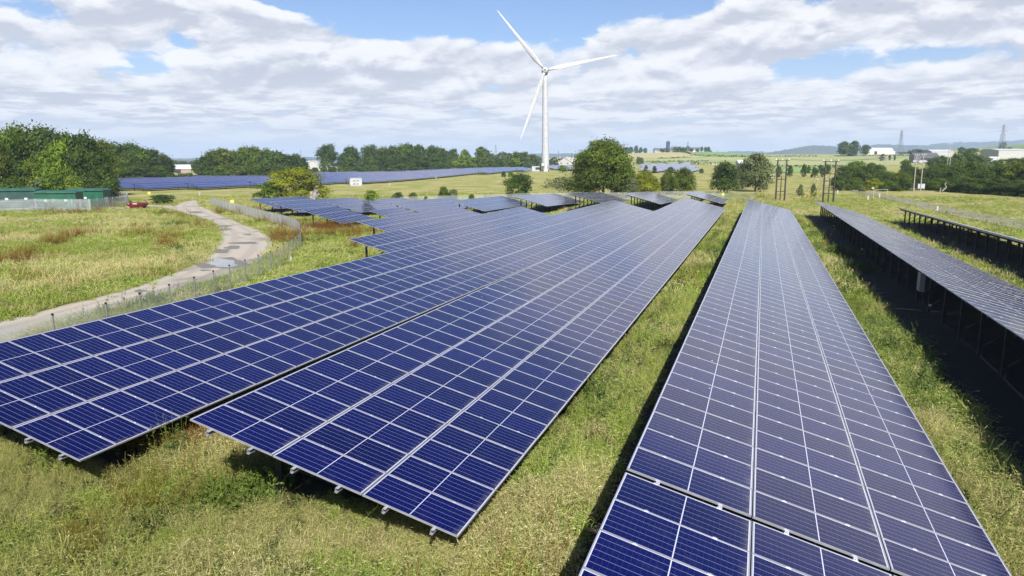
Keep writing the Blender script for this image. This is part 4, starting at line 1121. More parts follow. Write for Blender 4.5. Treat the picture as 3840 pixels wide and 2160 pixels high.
def tree(px, dist, top, wpx, kind, label, group, v=0, lod='mid', name='tree', sink=0.0, base=None):
    """tree whose crown top reaches photo row top, wpx photo pixels wide at that distance"""
    p = pd(px, dist); h = CAMZ + (605 - top) * dist / FPX - p.z; w = wpx * dist / FPX
    p.z -= sink; h += sink
    root = empty(name, p, rnd.uniform(0, 6.28)); tag(root, label, 'tree' if name == 'tree' else name.replace('_', ' '), group)
    cm, tm = proto((kind, v, lod)); sx = w / .98
    for nm, me in (('crown', cm), ('trunk', tm)):
        o = put(nm, me, root); o.scale = (sx, sx, h) if nm == 'crown' else (max(sx * .8, h * .5), max(sx * .8, h * .5), h)
    return root


def trees(rows, words, group, lod, name='tree'):
    for i, (px, dist, top, w, kind) in enumerate(rows):
        nm = ORD[i] if i < 30 else 'last'
        kd = {'mid': 'leafy green', 'dark': 'dark green', 'fresh': 'bright green', 'yellow': 'yellow-green', 'sage': 'grey-green', 'haze': 'dusky green'}[kind]
        tree(px, dist, top, w, kind, f'{kd} {name.replace("_", " ")}, {nm} from the left {words}', group, i % 5, lod, name, sink=.45 if dist < 600 else 0)


trees([(-60, 150, 470, 190, 'mid'), (25, 168, 475, 170, 'mid'), (88, 176, 462, 185, 'mid'), (180, 172, 470, 180, 'dark'), (262, 168, 486, 170, 'dark'), (318, 176, 494, 150, 'dark'), (372, 182, 512, 140, 'mid'), (430, 290, 528, 135, 'mid'), (478, 295, 534, 125, 'dark'),
       (530, 298, 548, 115, 'mid'), (572, 302, 556, 105, 'dark'), (608, 305, 572, 80, 'dark'), (635, 308, 592, 50, 'dark')], 'along the back of the left wood', 'trees of the left wood', 'near')
trees([(-30, 142, 560, 170, 'mid'), (40, 146, 600, 150, 'dark'), (120, 148, 590, 150, 'fresh'), (205, 150, 528, 150, 'fresh'), (290, 152, 560, 140, 'dark'), (360, 156, 560, 140, 'dark'), (378, 165, 590, 70, 'mid'), (440, 286, 606, 110, 'dark'), (520, 290, 612, 110, 'dark'), (590, 296, 620, 90, 'dark')],
      'along the front of the left wood', 'lower trees in front of the left wood', 'near')
trees([(40, 138, 660, 110, 'mid'), (130, 139, 665, 90, 'sage'), (190, 140, 650, 90, 'mid'), (270, 142, 655, 90, 'fresh'), (355, 146, 662, 90, 'dark')], 'behind the kiosks', 'bushes behind the kiosks', 'mid', 'bush')
trees([(770, 345, 580, 80, 'dark'), (800, 350, 560, 90, 'mid'), (838, 345, 549, 95, 'mid'), (878, 352, 560, 95, 'mid'), (915, 348, 546, 90, 'mid'), (955, 350, 545, 95, 'mid'), (995, 348, 556, 90, 'mid'), (1035, 352, 562, 90, 'dark'), (1072, 350, 574, 80, 'dark'), (1105, 355, 574, 85, 'dark'), (1132, 358, 590, 50, 'dark')],
      'in the second wood beyond the blue field', 'trees of the second wood', 'mid')
trees([(750, 330, 612, 60, 'dark'), (790, 325, 620, 70, 'dark'), (840, 325, 612, 80, 'mid'), (900, 325, 616, 80, 'mid'), (960, 325, 612, 80, 'mid'), (1015, 328, 615, 80, 'dark'), (1070, 330, 618, 80, 'dark')], 'at the foot of the second wood', 'lower trees of the second wood', 'mid')
trees([(1230, 470, 538, 85, 'dark'), (1312, 480, 545, 85, 'dark'), (1290, 478, 575, 60, 'dark')], 'of the tall beeches by the white sheds', 'tall beeches by the sheds', 'mid')
trees([(1392, 470, 541, 80, 'dark'), (1440, 480, 550, 70, 'mid'), (1475, 470, 543, 80, 'dark'), (1530, 470, 534, 90, 'mid'), (1575, 475, 540, 80, 'dark'), (1625, 480, 545, 85, 'dark'), (1665, 490, 558, 70, 'dark'), (1415, 455, 575, 80, 'dark'), (1465, 455, 590, 80, 'dark'), (1520, 455, 580, 90, 'dark'), (1580, 458, 582, 90, 'dark'), (1635, 462, 588, 90, 'dark'), (1360, 455, 600, 60, 'dark'), (1675, 465, 600, 50, 'dark')],
      'in the long central wood', 'trees of the central wood', 'mid')
trees([(1700, 520, 556, 50, 'dark'), (1742, 500, 558, 55, 'fresh'), (1722, 480, 590, 60, 'fresh'), (1765, 478, 590, 65, 'fresh'), (1810, 480, 586, 70, 'mid'), (1808, 560, 550, 62, 'dark'), (1845, 560, 572, 50, 'haze'), (1880, 570, 568, 60, 'haze'), (1905, 580, 572, 50, 'haze'), (1938, 560, 568, 55, 'dark'), (1965, 560, 568, 55, 'dark'), (1995, 570, 575, 50, 'haze'), (1925, 490, 592, 55, 'fresh'), (1858, 490, 596, 60, 'dark'), (1890, 500, 596, 50, 'haze'), (1970, 510, 588, 60, 'haze'), (2012, 560, 584, 40, 'haze'), (2075, 640, 588, 40, 'haze'), (2100, 700, 592, 50, 'haze'), (2135, 700, 594, 40, 'haze')],
      'in the tree belt beside the turbine', 'trees beside the turbine', 'far')
trees([(1690, 448, 614, 50, 'mid'), (1735, 446, 614, 60, 'mid'), (1765, 446, 617, 45, 'dark'), (1816, 452, 613, 50, 'mid'), (1852, 452, 616, 40, 'dark'), (1885, 452, 614, 45, 'dark'), (1928, 452, 612, 55, 'dark'), (1960, 452, 612, 45, 'dark'), (1915, 330, 642, 24, 'fresh'), (1888, 330, 640, 20, 'dark')], 'in front of the belt left of the turbine', 'low bushes left of the turbine', 'far', 'bush')
# hedge line along the back edge of the blue field
hd = [(r, d, t_, 42, 'mid' if i % 3 else 'dark') for i, (r, d, t_) in enumerate([(640, 292, 646), (675, 298, 647), (705, 305, 644), (1150, 405, 628), (1180, 410, 626), (1212, 418, 625), (1245, 424, 624), (1278, 430, 622), (1310, 435, 620), (1342, 440, 618), (1375, 444, 618), (1405, 446, 618)])]
trees(hd, 'in the hedge behind the blue field', 'hedge bushes behind the blue field', 'far', 'bush')
trees([(650, 620, 600, 60, 'haze'), (690, 640, 602, 60, 'haze'), (725, 600, 604, 70, 'haze'), (655, 560, 617, 30, 'dark')], 'around the white-roofed shed', 'trees round the white-roofed shed', 'far')

# middle ground, individually placed
tree(2266, 163, 513, 232, 'mid', 'big round broadleaf tree, the tallest in the middle of the site', None, 0, 'hero')
tree(2195, 172, 560, 130, 'mid', 'paler tree bulging from the left side of the big round tree', 'trees round the big tree', 1, 'near')
tree(2340, 170, 590, 110, 'mid', 'shorter tree bulging from the right side of the big round tree', 'trees round the big tree', 2, 'near')
tree(2420, 168, 636, 90, 'yellow', 'yellowish small tree right of the big round tree', 'trees round the big tree', 3, 'near')
tree(2368, 160, 655, 70, 'sage', 'thin grey-green sapling at the foot of the big round tree', 'trees round the big tree', 4, 'mid')
tree(2458, 172, 660, 50, 'yellow', 'tiny yellow-green tree between the big tree and the bushy pair', 'trees round the big tree', 1, 'mid')
tree(2505, 175, 640, 70, 'mid', 'left one of two bushy trees behind the grey rear-line tables', 'bushy pair', 2, 'near')
tree(2565, 172, 622, 90, 'mid', 'right, rounder one of two bushy trees behind the grey rear-line tables', 'bushy pair', 0, 'near')
tree(2722, 182, 600, 120, 'dark', 'dark broad tree left of the feathery tree', None, 1, 'near')
tree(2838, 190, 566, 130, 'sage', 'feathery grey-green tree beside the left power poles', None, 4, 'near')
tree(2790, 205, 600, 70, 'sage', 'smaller feathery tree between the dark tree and the tall feathery one', None, 3, 'mid')
tree(1945, 160, 645, 110, 'dark', 'dark bushy tree behind the grey tables left of the sparse tree', None, 2, 'near')
tree(2110, 400, 618, 40, 'fresh', 'small bright tree right of the turbine base', None, 0, 'far')


def sparse_tree():
    p = pd(2105, 165); root = empty('tree', p); tag(root, 'sparse crooked tree with a bare pale stem below the turbine', 'tree')
    put('crown', crown_mesh(909, 1700, .026, z0=.30, flat=1.3, nl=22, ragged=.9, kind='sage', lobe=.30), root).scale = (7.6, 7.6, 5.0)
    put('trunk', trunk_mesh(911, .6, .016, 9, M_BARKP, .42, -.2), root).scale = (5, 5, 5.2)


sparse_tree()


def yellow_tree():
    p = pd(1098, 158); root = empty('tree', p); tag(root, 'yellow-green spreading tree left of the dead stump', 'tree'); k = px_m(158)
    put('crown', crown_mesh(77, 15000, .017, z0=.06, flat=1.25, nl=22, ragged=.5, kind='yellow', lobe=.34), root).scale = (205 * k, 150 * k, 7.3)
    put('trunk', trunk_mesh(78, .6, .014, 9, M_BARKP, .4, .1), root).scale = (7, 7, 7)
    p = pd(1000, 156); root = empty('bush', p); tag(root, 'dark bush at the left foot of the yellow-green tree', 'bush')
    put('crown', proto(('mid', 2, 'mid'))[0], root).scale = (5.2, 5.2, 4.4); put('trunk', proto(('mid', 2, 'mid'))[1], root).scale = (3, 3, 3.5)
    p = pd(1205, 160); root = empty('bush', p); tag(root, 'thin yellow-green bush right behind the dead stump', 'bush')
    put('crown', crown_mesh(79, 1500, .03, z0=.1, ragged=.9, kind='yellow', lobe=.3), root).scale = (5.5, 5.5, 3.6); put('trunk', proto(('mid', 2, 'mid'))[1], root).scale = (3, 3, 3.0)


yellow_tree()


def stump():
    p = pd(1172, 146); root = empty('tree_stump', p); tag(root, 'pale dead tree stump standing above the rear tables', 'stump')
    m = MB(); m.bar((-.7, 0, -.3), (-.55, 0, 2.7), .75, n=9, w2=.62); m.bar((-.3, 0, -.3), (.35, .1, 3.1), .95, n=9, w2=.7); m.bar((.3, 0, 1.4), (1.15, 0, 2.2), .6, n=8, w2=.5); m.bar((.1, .1, 2.2), (.8, 0, 2.9), .5, n=8, w2=.4); m.build('stem', mat('dead_wood', (.22, .21, .19), .85, build=dirt((.12, .11, .10), (.30, .28, .26), 2.5)), root)


stump()


def birch():
    p = pd(1362, 128); root = empty('tree', p); tag(root, 'small leaning birch with white stem and bright leaves', 'tree')
    m = MB(); m.bar((0, 0, -.5), (.5, 0, 1.5), .22, n=8, w2=.16); m.bar((.5, 0, 1.5), (1.4, 0, 3.1), .16, n=7, w2=.07)
    for q in ((1.9, .2, 2.6), (.6, -.2, 3.2), (1.0, .3, 3.6)): m.bar((.8, 0, 2.1), q, .07, n=5, w2=.03)
    m.build('trunk', M_BARKP, root); c = put('crown', crown_mesh(55, 900, .045, z0=.1, ragged=.8, kind='fresh', lobe=.34), root, loc=(1.25, 0, 1.7)); c.scale = (3.0, 2.4, 2.3)


birch()
for i, (px, d, top, w, kind, lab) in enumerate([(1490, 150, 716, 44, 'dark', 'dark round gorse bush, left of two above the rear tables'), (1474, 145, 726, 36, 'sage', 'pale low shrub leaning against the left gorse bush'), (1548, 152, 716, 38, 'mid', 'round gorse bush, right of two above the rear tables'), (1594, 146, 731, 22, 'sage', 'tiny grey-green shrub right of the gorse bushes'),
                                               (1662, 152, 694, 46, 'mid', 'upright leafy bush behind the middle of the rear tables'), (1698, 152, 705, 44, 'sage', 'pale bush touching the upright leafy bush'), (1768, 150, 723, 26, 'mid', 'small bush alone near the right of the dry meadow'), (594, 150, 725, 92, 'dark', 'dark rounded bush behind the red skip'), (3010, 165, 688, 26, 'sage', 'bare twisted shrub between the two power poles'),
                                               (3058, 162, 684, 24, 'sage', 'small lollipop-shaped shrub between the two power poles'), (2330, 560, 622, 22, 'dark', 'small round bush at the left of the pale array under the hill')]):
    tree(px, d, top, w, kind, lab, 'scattered shrubs', i % 5, 'mid', 'bush', sink=.2)
for px, d, t_, w, lab in [(2423, 430, 617, 16, 'left'), (2456, 420, 620, 17, 'middle'), (2515, 415, 624, 30, 'right, broader')]: tree(px, d, t_, w, 'dark', f'{lab} dark bush standing among the pale array under the hill', 'bushes in the pale array', 1, 'far', 'bush')
trees([(3166, 215, 618, 70, 'dark'), (3205, 232, 600, 80, 'mid'), (3255, 225, 615, 90, 'dark'), (3300, 240, 612, 70, 'mid'), (3340, 214, 640, 70, 'mid'), (3385, 205, 640, 90, 'mid'), (3420, 222, 620, 90, 'dark'), (3480, 210, 622, 110, 'dark'), (3540, 215, 608, 110, 'mid'), (3590, 200, 618, 110, 'dark'), (3650, 205, 600, 130, 'mid'), (3700, 190, 622, 120, 'dark'), (3760, 190, 612, 130, 'dark'), (3820, 185, 598, 130, 'mid'), (3890, 180, 600, 140, 'dark'), (3960, 180, 596, 140, 'mid')],
      'in the dark belt at the right', 'trees of the right belt', 'near')
trees([(3150, 196, 652, 60, 'dark'), (3215, 200, 660, 60, 'mid'), (3285, 198, 664, 70, 'yellow'), (3345, 196, 672, 70, 'mid'), (3400, 196, 662, 70, 'dark'), (3465, 200, 660, 80, 'dark'), (3530, 196, 664, 90, 'mid'), (3580, 188, 662, 90, 'dark'), (3640, 182, 664, 100, 'dark'), (3700, 176, 664, 100, 'dark'), (3765, 172, 664, 110, 'dark'), (3830, 166, 668, 110, 'dark'), (3900, 160, 668, 120, 'dark')],
      'along the front of the right belt', 'lower trees of the right belt', 'near')
trees([(3190, 196, 690, 34, 'dark'), (3240, 190, 692, 28, 'sage'), (3320, 192, 690, 40, 'dark'), (3372, 192, 690, 40, 'dark')], 'before the right belt', 'bushes before the right belt', 'mid', 'bush')
trees([(3590, 330, 572, 80, 'mid'), (3630, 340, 564, 80, 'mid'), (3670, 330, 580, 80, 'dark'), (3700, 330, 586, 70, 'sage'), (3560, 330, 590, 70, 'dark'), (3610, 300, 600, 90, 'mid'), (3500, 420, 588, 50, 'dark'), (3530, 420, 580, 50, 'dark'), (3800, 300, 588, 70, 'dark'), (3840, 300, 586, 70, 'dark'), (3740, 330, 596, 70, 'mid'), (3400, 330, 596, 50, 'mid'), (3270, 330, 606, 50, 'mid'), (3220, 300, 602, 60, 'fresh')], 'in the second row behind the right belt', 'trees behind the right belt', 'mid')
trees([(3160, 900, 531, 46, 'dark'), (3198, 905, 528, 46, 'dark'), (3180, 890, 548, 60, 'dark'), (3243, 900, 542, 34, 'dark')], 'in the tall clump on the right ridge', 'trees of the ridge clump', 'far')
trees([(2350, 1150, 552, 18, 'haze'), (2366, 1150, 550, 18, 'haze'), (2384, 1150, 546, 18, 'haze'), (2402, 1150, 553, 18, 'haze'), (2418, 1150, 555, 16, 'haze'), (2482, 1105, 559, 22, 'dark'), (2500, 1105, 558, 14, 'dark'), (2530, 1105, 551, 14, 'dark'), (2545, 1105, 552, 20, 'dark'), (2562, 1105, 553, 22, 'dark'), (2577, 1105, 548, 16, 'dark'), (2590, 1100, 557, 20, 'dark'), (2613, 1100, 557, 16, 'haze'), (2630, 1100, 550, 12, 'haze'), (2644, 1100, 551, 12, 'haze'), (2655, 1100, 551, 16, 'haze'), (2664, 1100, 565, 8, 'dark')],
      'on the hilltop skyline', 'trees on the hilltop', 'far')
trees([(3380, 940, 570, 30, 'haze'), (3410, 940, 565, 24, 'dark'), (3440, 930, 560, 60, 'haze'), (3480, 930, 562, 60, 'haze'), (3600, 900, 552, 30, 'dark'), (3640, 900, 556, 50, 'dark'), (3700, 900, 560, 60, 'haze'), (3755, 860, 533, 26, 'dark'), (3780, 880, 552, 20, 'dark'), (3830, 860, 556, 20, 'dark'), (2395, 640, 588, 22, 'haze'), (2405, 650, 590, 16, 'haze'), (3310, 700, 576, 22, 'haze'), (3335, 700, 580, 10, 'dark'), (3354, 700, 581, 8, 'dark')], 'on the right-hand slope and ridge', 'trees on the right ridge', 'far')
trees([(2965, 330, 618, 22, 'dark'), (2922, 330, 622, 26, 'dark'), (3017, 330, 612, 20, 'dark'), (3057, 320, 624, 26, 'dark'), (3035, 400, 617, 16, 'mid'), (3080, 400, 616, 20, 'dark'), (3105, 390, 614, 30, 'dark'), (3090, 325, 625, 20, 'dark'), (2632, 420, 630, 18, 'dark')], 'along the edge behind the power poles', 'bushes along the field edge', 'far', 'bush')


def hedge(pts, h, label, kind='dark'):
    """a hedgerow: leafy band following ground points, given as (photo column, distance)"""
    r = np.random.default_rng(len(label) * 31 + int(pts[0][0])); P = [pd(*q) for q in pts]; V = []; b = P[0]
    for a, c in zip(P, P[1:]):
        n = int((c - a).length * 2.2) + 8
        for q in r.random(n):
            s = a.lerp(c, q); V.append((s.x + r.normal(0, .7), s.y + r.normal(0, .7), gz(s.x, s.y) + abs(r.normal(.5, .3)) * h))
    C = np.array(V) - np.array(b); n = len(C); N = r.normal(size=(n, 3)); N /= np.linalg.norm(N, axis=1)[:, None]; T = np.cross(N, r.normal(size=(n, 3))); T /= np.linalg.norm(T, axis=1)[:, None]; B = np.cross(N, T); s = .75
    Q = np.stack([C - T * s, C - B * s * .8, C + T * s, C + B * s * .8], 1).reshape(-1, 3)
    tag(put('hedge', quads_mesh('hedge', Q, np.arange(4 * n).reshape(n, 4), LEAF[kind], {'tint': np.clip(r.normal(.45, .25, n), 0, 1)}), loc=b), label, 'hedge', 'field hedges')


for pts, h, lab in [([(2518, 1080), (2570, 1020), (2590, 960)], 1.8, 'dark hedge descending from the hilltop farm'), ([(2585, 900), (2715, 890)], 2.0, 'thick dark hedge right of the pylon on the hill'), ([(2738, 890), (2790, 885)], 1.6, 'short hedge continuing right beyond a gate gap'),
                    ([(2465, 800), (2585, 815)], 1.5, 'hedge line halfway down the pale hill field'), ([(2640, 860), (2800, 850)], 1.0, 'thin faint hedge across the upper right field'), ([(2405, 740), (2660, 735)], 1.0, 'long low hedge along the bottom of the hill'), ([(2548, 690), (2610, 690)], 1.6, 'hedge piece at the foot of the pylon'),
                    ([(2545, 640), (2590, 640)], 1.7, 'clipped hedge block above the pale array, left'), ([(2592, 640), (2632, 640)], 1.7, 'clipped hedge block above the pale array, middle'), ([(2636, 640), (2690, 640)], 1.7, 'clipped hedge block above the pale array, right'), ([(2442, 690), (2460, 690)], 1.2, 'first short hedge left under the hill'), ([(2464, 690), (2500, 690)], 1.2, 'second short hedge left under the hill'),
                    ([(2870, 900), (3060, 890)], 1.6, 'hedge below the skyline field left of the ridge clump'), ([(3130, 880), (3420, 870)], 1.6, 'long hedge under the white farm on the ridge'), ([(2900, 560), (3100, 540), (3260, 530)], 1.6, 'dark hedge at the foot of the bright green field'), ([(2470, 620), (2560, 640)], 1.2, 'rough hedge behind the pale array'),
                    ([(3420, 640), (3560, 600)], 2.0, 'dark hedge in front of the dark warehouse'), ([(3600, 830), (3900, 800)], 2.6, 'hedge crossing behind the large pale warehouse')]:
    hedge(pts, h, lab)


def bent_trunk():
    p = pd(3548, 186); root = empty('dead_tree', p); root.scale = (.75, .75, .75); tag(root, 'bent white dead trunk at the edge of the dark right belt', 'trunk')
    m = MB(); m.bar((-.9, 0, -.2), (-.85, 0, 1.4), .35, n=8, w2=.3); m.bar((-.3, 0, .3), (.9, 0, 1.6), .42, n=8, w2=.34); m.bar((.9, 0, 1.6), (.3, 0, 2.7), .34, n=8, w2=.26); m.bar((.3, 0, 2.7), (.8, 0, 3.3), .26, n=7, w2=.14); m.build('stem', M_BARKP, root)


bent_trunk()

# ------------------------------------------------------------------ farmland beyond, hills
def field(quad, col, col2, lift=.12):
    m = mat('field_soil', col, .9, build=lambda g, b, t: t.links.new(g.mix(g.ramp(g.noise(nd(t, 'ShaderNodeNewGeometry').outputs['Position'], .02, 5, .7), .35, .65), col, col2), b.inputs['Base Color']))
    sheet('field', quad, lift, m, step=12)


def fq(rows): return [(tuple(pd(a, d1)[:2]), tuple(pd(b, d2)[:2])) for a, d1, b, d2 in rows]


field(fq([(2350, 1090, 2350, 830), (2520, 1100, 2520, 820), (2590, 960, 2640, 830)]), (.27, .25, .095), (.33, .29, .13))
field(fq([(2600, 1120, 2600, 905), (2700, 1110, 2700, 900), (2830, 1080, 2830, 900)]), (.11, .20, .04), (.15, .23, .055))
field(fq([(2380, 815, 2380, 745), (2650, 825, 2650, 740), (2860, 840, 2860, 745)]), (.22, .25, .09), (.26, .27, .11), .13)
field(fq([(2380, 735, 2380, 695), (2860, 735, 2860, 700)]), (.17, .23, .06), (.21, .25, .08), .13)
field(fq([(2440, 685, 2440, 645), (2640, 685, 2640, 645), (2720, 680, 2720, 600)]), (.42, .35, .20), (.50, .42, .26), .13)
field(fq([(2880, 1000, 2880, 910), (3150, 960, 3150, 890), (3450, 960, 3450, 880)]), (.24, .26, .10), (.28, .28, .12), .13)
field(fq([(2870, 885, 2870, 600), (3150, 870, 3150, 590), (3440, 860, 3440, 570)]), (.20, .24, .075), (.27, .27, .11), .12)
field(fq([(2900, 545, 2900, 430), (3060, 535, 3060, 420), (3110, 525, 3110, 410)]), (.12, .24, .05), (.16, .26, .07), .12)
field(fq([(3680, 1500, 3680, 1050), (3900, 1450, 3900, 1000), (4300, 1400, 4300, 1000)]), (.10, .16, .035), (.13, .18, .05), .3)
field(fq([(660, 480, 660, 410), (740, 480, 740, 400)]), (.24, .24, .10), (.28, .26, .12), .1)


def ridge(pts, dist, depth, m, seed):
    """a far hill: smooth long mound whose crest is given as (photo column, photo row)"""
    r = random.Random(seed); mb = MB(); n = 90; xs = np.linspace(pts[0][0], pts[-1][0], n); ys = np.interp(xs, [p[0] for p in pts], [p[1] for p in pts]); kern = np.ones(7) / 7; ys = np.convolve(np.pad(ys, 3, 'edge'), kern, 'valid')
    rings = []
    for x, y in zip(xs, ys):
        h = CAMZ + (605 - y) * dist / FPX + r.uniform(-1, 1) * dist * .0006; row = []
        for k in range(13):
            q = k / 12; dd = dist + (q - .5) * depth; d = ray(float(x), 605); d = Vector((d.x, d.y, 0)); d *= dd / d.dot(Vector((-_s, _c, 0)))
            row.append((d.x, d.y, -25 + (h + 25) * math.sin(math.pi * q) ** 1.2 + (r.uniform(-1, 1) * dist * .0006 if 0 < k < 12 else 0)))
        rings.append(row)
    V = np.array(rings).reshape(-1, 3); I = np.arange(len(V)).reshape(n, 13); F = np.stack([I[:-1, :-1], I[1:, :-1], I[1:, 1:], I[:-1, 1:]], -1).reshape(-1, 4)
    tag(put('hills', quads_mesh('hills', V, F, m, smooth=True)), kind='structure')


def hillm(g, b, t):
    p = nd(t, 'ShaderNodeNewGeometry').outputs['Position']; n1 = g.noise(p, .0016, 6, .7)
    t.links.new(g.mix(g.ramp(n1, .40, .6), (.020, .036, .020), (.05, .062, .03)), b.inputs['Base Color'])


M_HILL = mat('hill_cover', (.07, .09, .04), .95, build=hillm)
ridge([(2750, 600), (2860, 578), (2960, 560), (3040, 547), (3110, 549), (3180, 560), (3260, 575), (3330, 585)], 4200, 1500, M_HILL, 1)
ridge([(3050, 590), (3200, 560), (3260, 545), (3330, 543), (3420, 547), (3560, 549), (3650, 555), (3720, 575)], 5000, 1500, M_HILL, 2)
ridge([(3300, 580), (3450, 548), (3560, 534), (3640, 536), (3720, 534), (3840, 527), (3980, 520), (4200, 515), (4400, 540)], 6000, 1700, M_HILL, 3)
ridge([(2300, 597), (2500, 580), (2700, 570), (2800, 567), (2950, 575), (3100, 590)], 6200, 1700, M_HILL, 6)
ridge([(-900, 602), (-300, 596), (300, 596), (640, 595), (740, 590), (830, 594), (1000, 594), (1140, 589), (1180, 588), (1260, 592), (1500, 594), (1800, 590), (1980, 576), (2080, 575), (2200, 577), (2330, 584), (2420, 600)], 5600, 1500, M_HILL, 4)
ridge([(500, 603), (700, 598), (900, 601), (1100, 597), (1300, 598), (1600, 598), (1900, 594), (2050, 592), (2300, 596), (2400, 603)], 3200, 1000, M_HILL, 5)

# ------------------------------------------------------------------ grass and weeds (uncountable cover)
def vnoise(x, y, s, seed):
    r = np.random.default_rng(seed); T = r.random((64, 64)); x = x / s + 500; y = y / s + 500; xi = np.floor(x).astype(int); yi = np.floor(y).astype(int); fx = x - xi; fy = y - yi
    fx = fx * fx * (3 - 2 * fx); fy = fy * fy * (3 - 2 * fy); g = lambda a, b: T[a % 64, b % 64]
    return (g(xi, yi) * (1 - fx) + g(xi + 1, yi) * fx) * (1 - fy) + (g(xi, yi + 1) * (1 - fx) + g(xi + 1, yi + 1) * fx) * fy


def fb(x, y, s, seed): return .55 * vnoise(x, y, s, seed) + .3 * vnoise(x, y, s / 2.3, seed + 1) + .15 * vnoise(x, y, s / 5.1, seed + 2)


def grassmat(name, lo, hi, var, vamt=.6, trans=.35):
    m = bpy.data.materials.new(name); m.use_nodes = True; t = m.node_tree; t.nodes.clear(); g = G(t)
    at = nd(t, 'ShaderNodeAttribute', attribute_name='tint').outputs['Fac']; oi = nd(t, 'ShaderNodeObjectInfo').outputs['Random']
    p = nd(t, 'ShaderNodeNewGeometry').outputs['Position']
    c = g.mix(at, lo, hi); c = g.mix(g.m('MULTIPLY', oi, vamt), c, var)
    c = g.mix(g.ramp(g.noise(p, .35, 3, .6), .42, .66, 0, .55), c, g.mix(.5, c, var)); c = g.mix(g.ramp(g.noise(p, .07, 4, .6), .44, .60, 0, .45), c, (.16, .20, .025))
    d = nd(t, 'ShaderNodeBsdfDiffuse'); tr = nd(t, 'ShaderNodeBsdfTranslucent'); t.links.new(c, d.inputs[0]); t.links.new(c, tr.inputs[0])
    ms = nd(t, 'ShaderNodeMixShader'); ms.inputs[0].default_value = trans; t.links.new(d.outputs[0], ms.inputs[1]); t.links.new(tr.outputs[0], ms.inputs[2])
    o = nd(t, 'ShaderNodeOutputMaterial'); t.links.new(ms.outputs[0], o.inputs[0]); return m


MG = {'green': grassmat('grass_green', (.075, .125, .010), (.28, .46, .058), (.48, .50, .15), .45), 'straw': grassmat('grass_straw', (.26, .22, .085), (.74, .65, .39), (.42, .44, .13), .5),
      'weed': grassmat('weed_green', (.030, .065, .012), (.115, .19, .04), (.15, .18, .08), .4), 'dock': grassmat('dock_rust', (.10, .030, .009), (.25, .080, .022), (.24, .16, .055), .35)}


def tuft(name, kind, n, hmin, hmax, spread, wid, lean, heads=False, seed=1):
    """a clump of arching blades; some stems carry a loose nodding seed head"""
    r = np.random.default_rng(seed); V = []; F = []; mi = []; tint = []
    def q(pts, m, t): b = len(V); V.extend(pts); F.append((b, b + 1, b + 2, b + 3)); mi.append(m); tint.append(t)
    for i in range(n):
        a = r.uniform(0, 6.28); rr = spread * math.sqrt(r.random()); x, y = rr * math.cos(a), rr * math.sin(a); h = r.uniform(hmin, hmax) * r.uniform(.7, 1.1); b = r.uniform(0, 6.28); l = lean * h * r.uniform(.15, 1.25)
        w = wid * r.uniform(.6, 1.3); c = r.uniform(0, 6.28); u = np.array([math.cos(c), math.sin(c), 0]) * w / 2; D = np.array([math.cos(b), math.sin(b), 0]); t = r.random(); o_ = np.array([x, y, 0])
        P = [o_ + np.array([0, 0, -.05]), o_ + D * l * .18 + np.array([0, 0, h * .5]), o_ + D * l * .5 + np.array([0, 0, h * .86]), o_ + D * l + np.array([0, 0, h * (1 - .28 * min(1, l / h))])]
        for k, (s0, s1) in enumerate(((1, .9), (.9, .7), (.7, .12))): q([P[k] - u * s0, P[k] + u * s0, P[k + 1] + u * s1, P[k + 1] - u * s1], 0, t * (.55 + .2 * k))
        if heads and r.random() < heads:
            d = P[3] - P[2]; d /= np.linalg.norm(d)
            for k in range(4):
                e = np.array([math.cos(c + k * .8), math.sin(c + k * .8), r.uniform(-.3, .3)]) * wid * 1.5; z0 = P[3] + d * (.035 * k - .05) + r.normal(0, .008, 3); q([z0 - d * .025, z0 + e, z0 + d * .04, z0 - e * .6], 1, r.random())
    mats = [MG[kind], MG['straw']] if kind != 'dock' else [MG['dock'], MG['dock']]
    me = quads_mesh(name, np.array(V), np.array(F), mats, {'tint': tint}); me.polygons.foreach_set('material_index', mi); return me


def weedtuft(name, kind, n, h, spread, size, seed, leafy=1.0):
    """a few upright leafy stems of unequal height, leaves shorter towards the tip"""
    r = np.random.default_rng(seed); V = []; F = []; tint = []; ns = max(4, n // 16); S_ = [(r.normal(0, spread * .5), r.normal(0, spread * .5), h * r.uniform(.35, 1.1), r.normal(0, .16), r.normal(0, .16)) for _ in range(ns)]
    for i in range(n):
        sx, sy, sh, lx, ly = S_[i % ns]; q = r.random() ** .9; z = sh * q; k = (1 - q) * .85 + .22; b = i * 2.4 + r.uniform(-.5, .5); l = size * r.uniform(.55, 1.35) * k * leafy
        c = np.array([sx + lx * z, sy + ly * z, z]); d = np.array([math.cos(b), math.sin(b), r.uniform(-.35, .9)]); s = np.array([-math.sin(b), math.cos(b), r.uniform(-.4, .4)]) * l * r.uniform(.18, .34); q0 = len(V)
        V += [c, c + d * l * .5 + s, c + d * l, c + d * l * .5 - s]; F.append((q0, q0 + 1, q0 + 2, q0 + 3)); tint.append(np.clip(r.normal(.5, .28), 0, 1))
    for sx, sy, sh, lx, ly in S_:
        q0 = len(V); V += [(sx - .006, sy, -.05), (sx + .006, sy, -.05), (sx + lx * sh + .004, sy + ly * sh, sh), (sx + lx * sh - .004, sy + ly * sh, sh)]; F.append((q0, q0 + 1, q0 + 2, q0 + 3)); tint.append(.4)
    return quads_mesh(name, np.array(V), np.array(F), [MG[kind]], {'tint': tint})


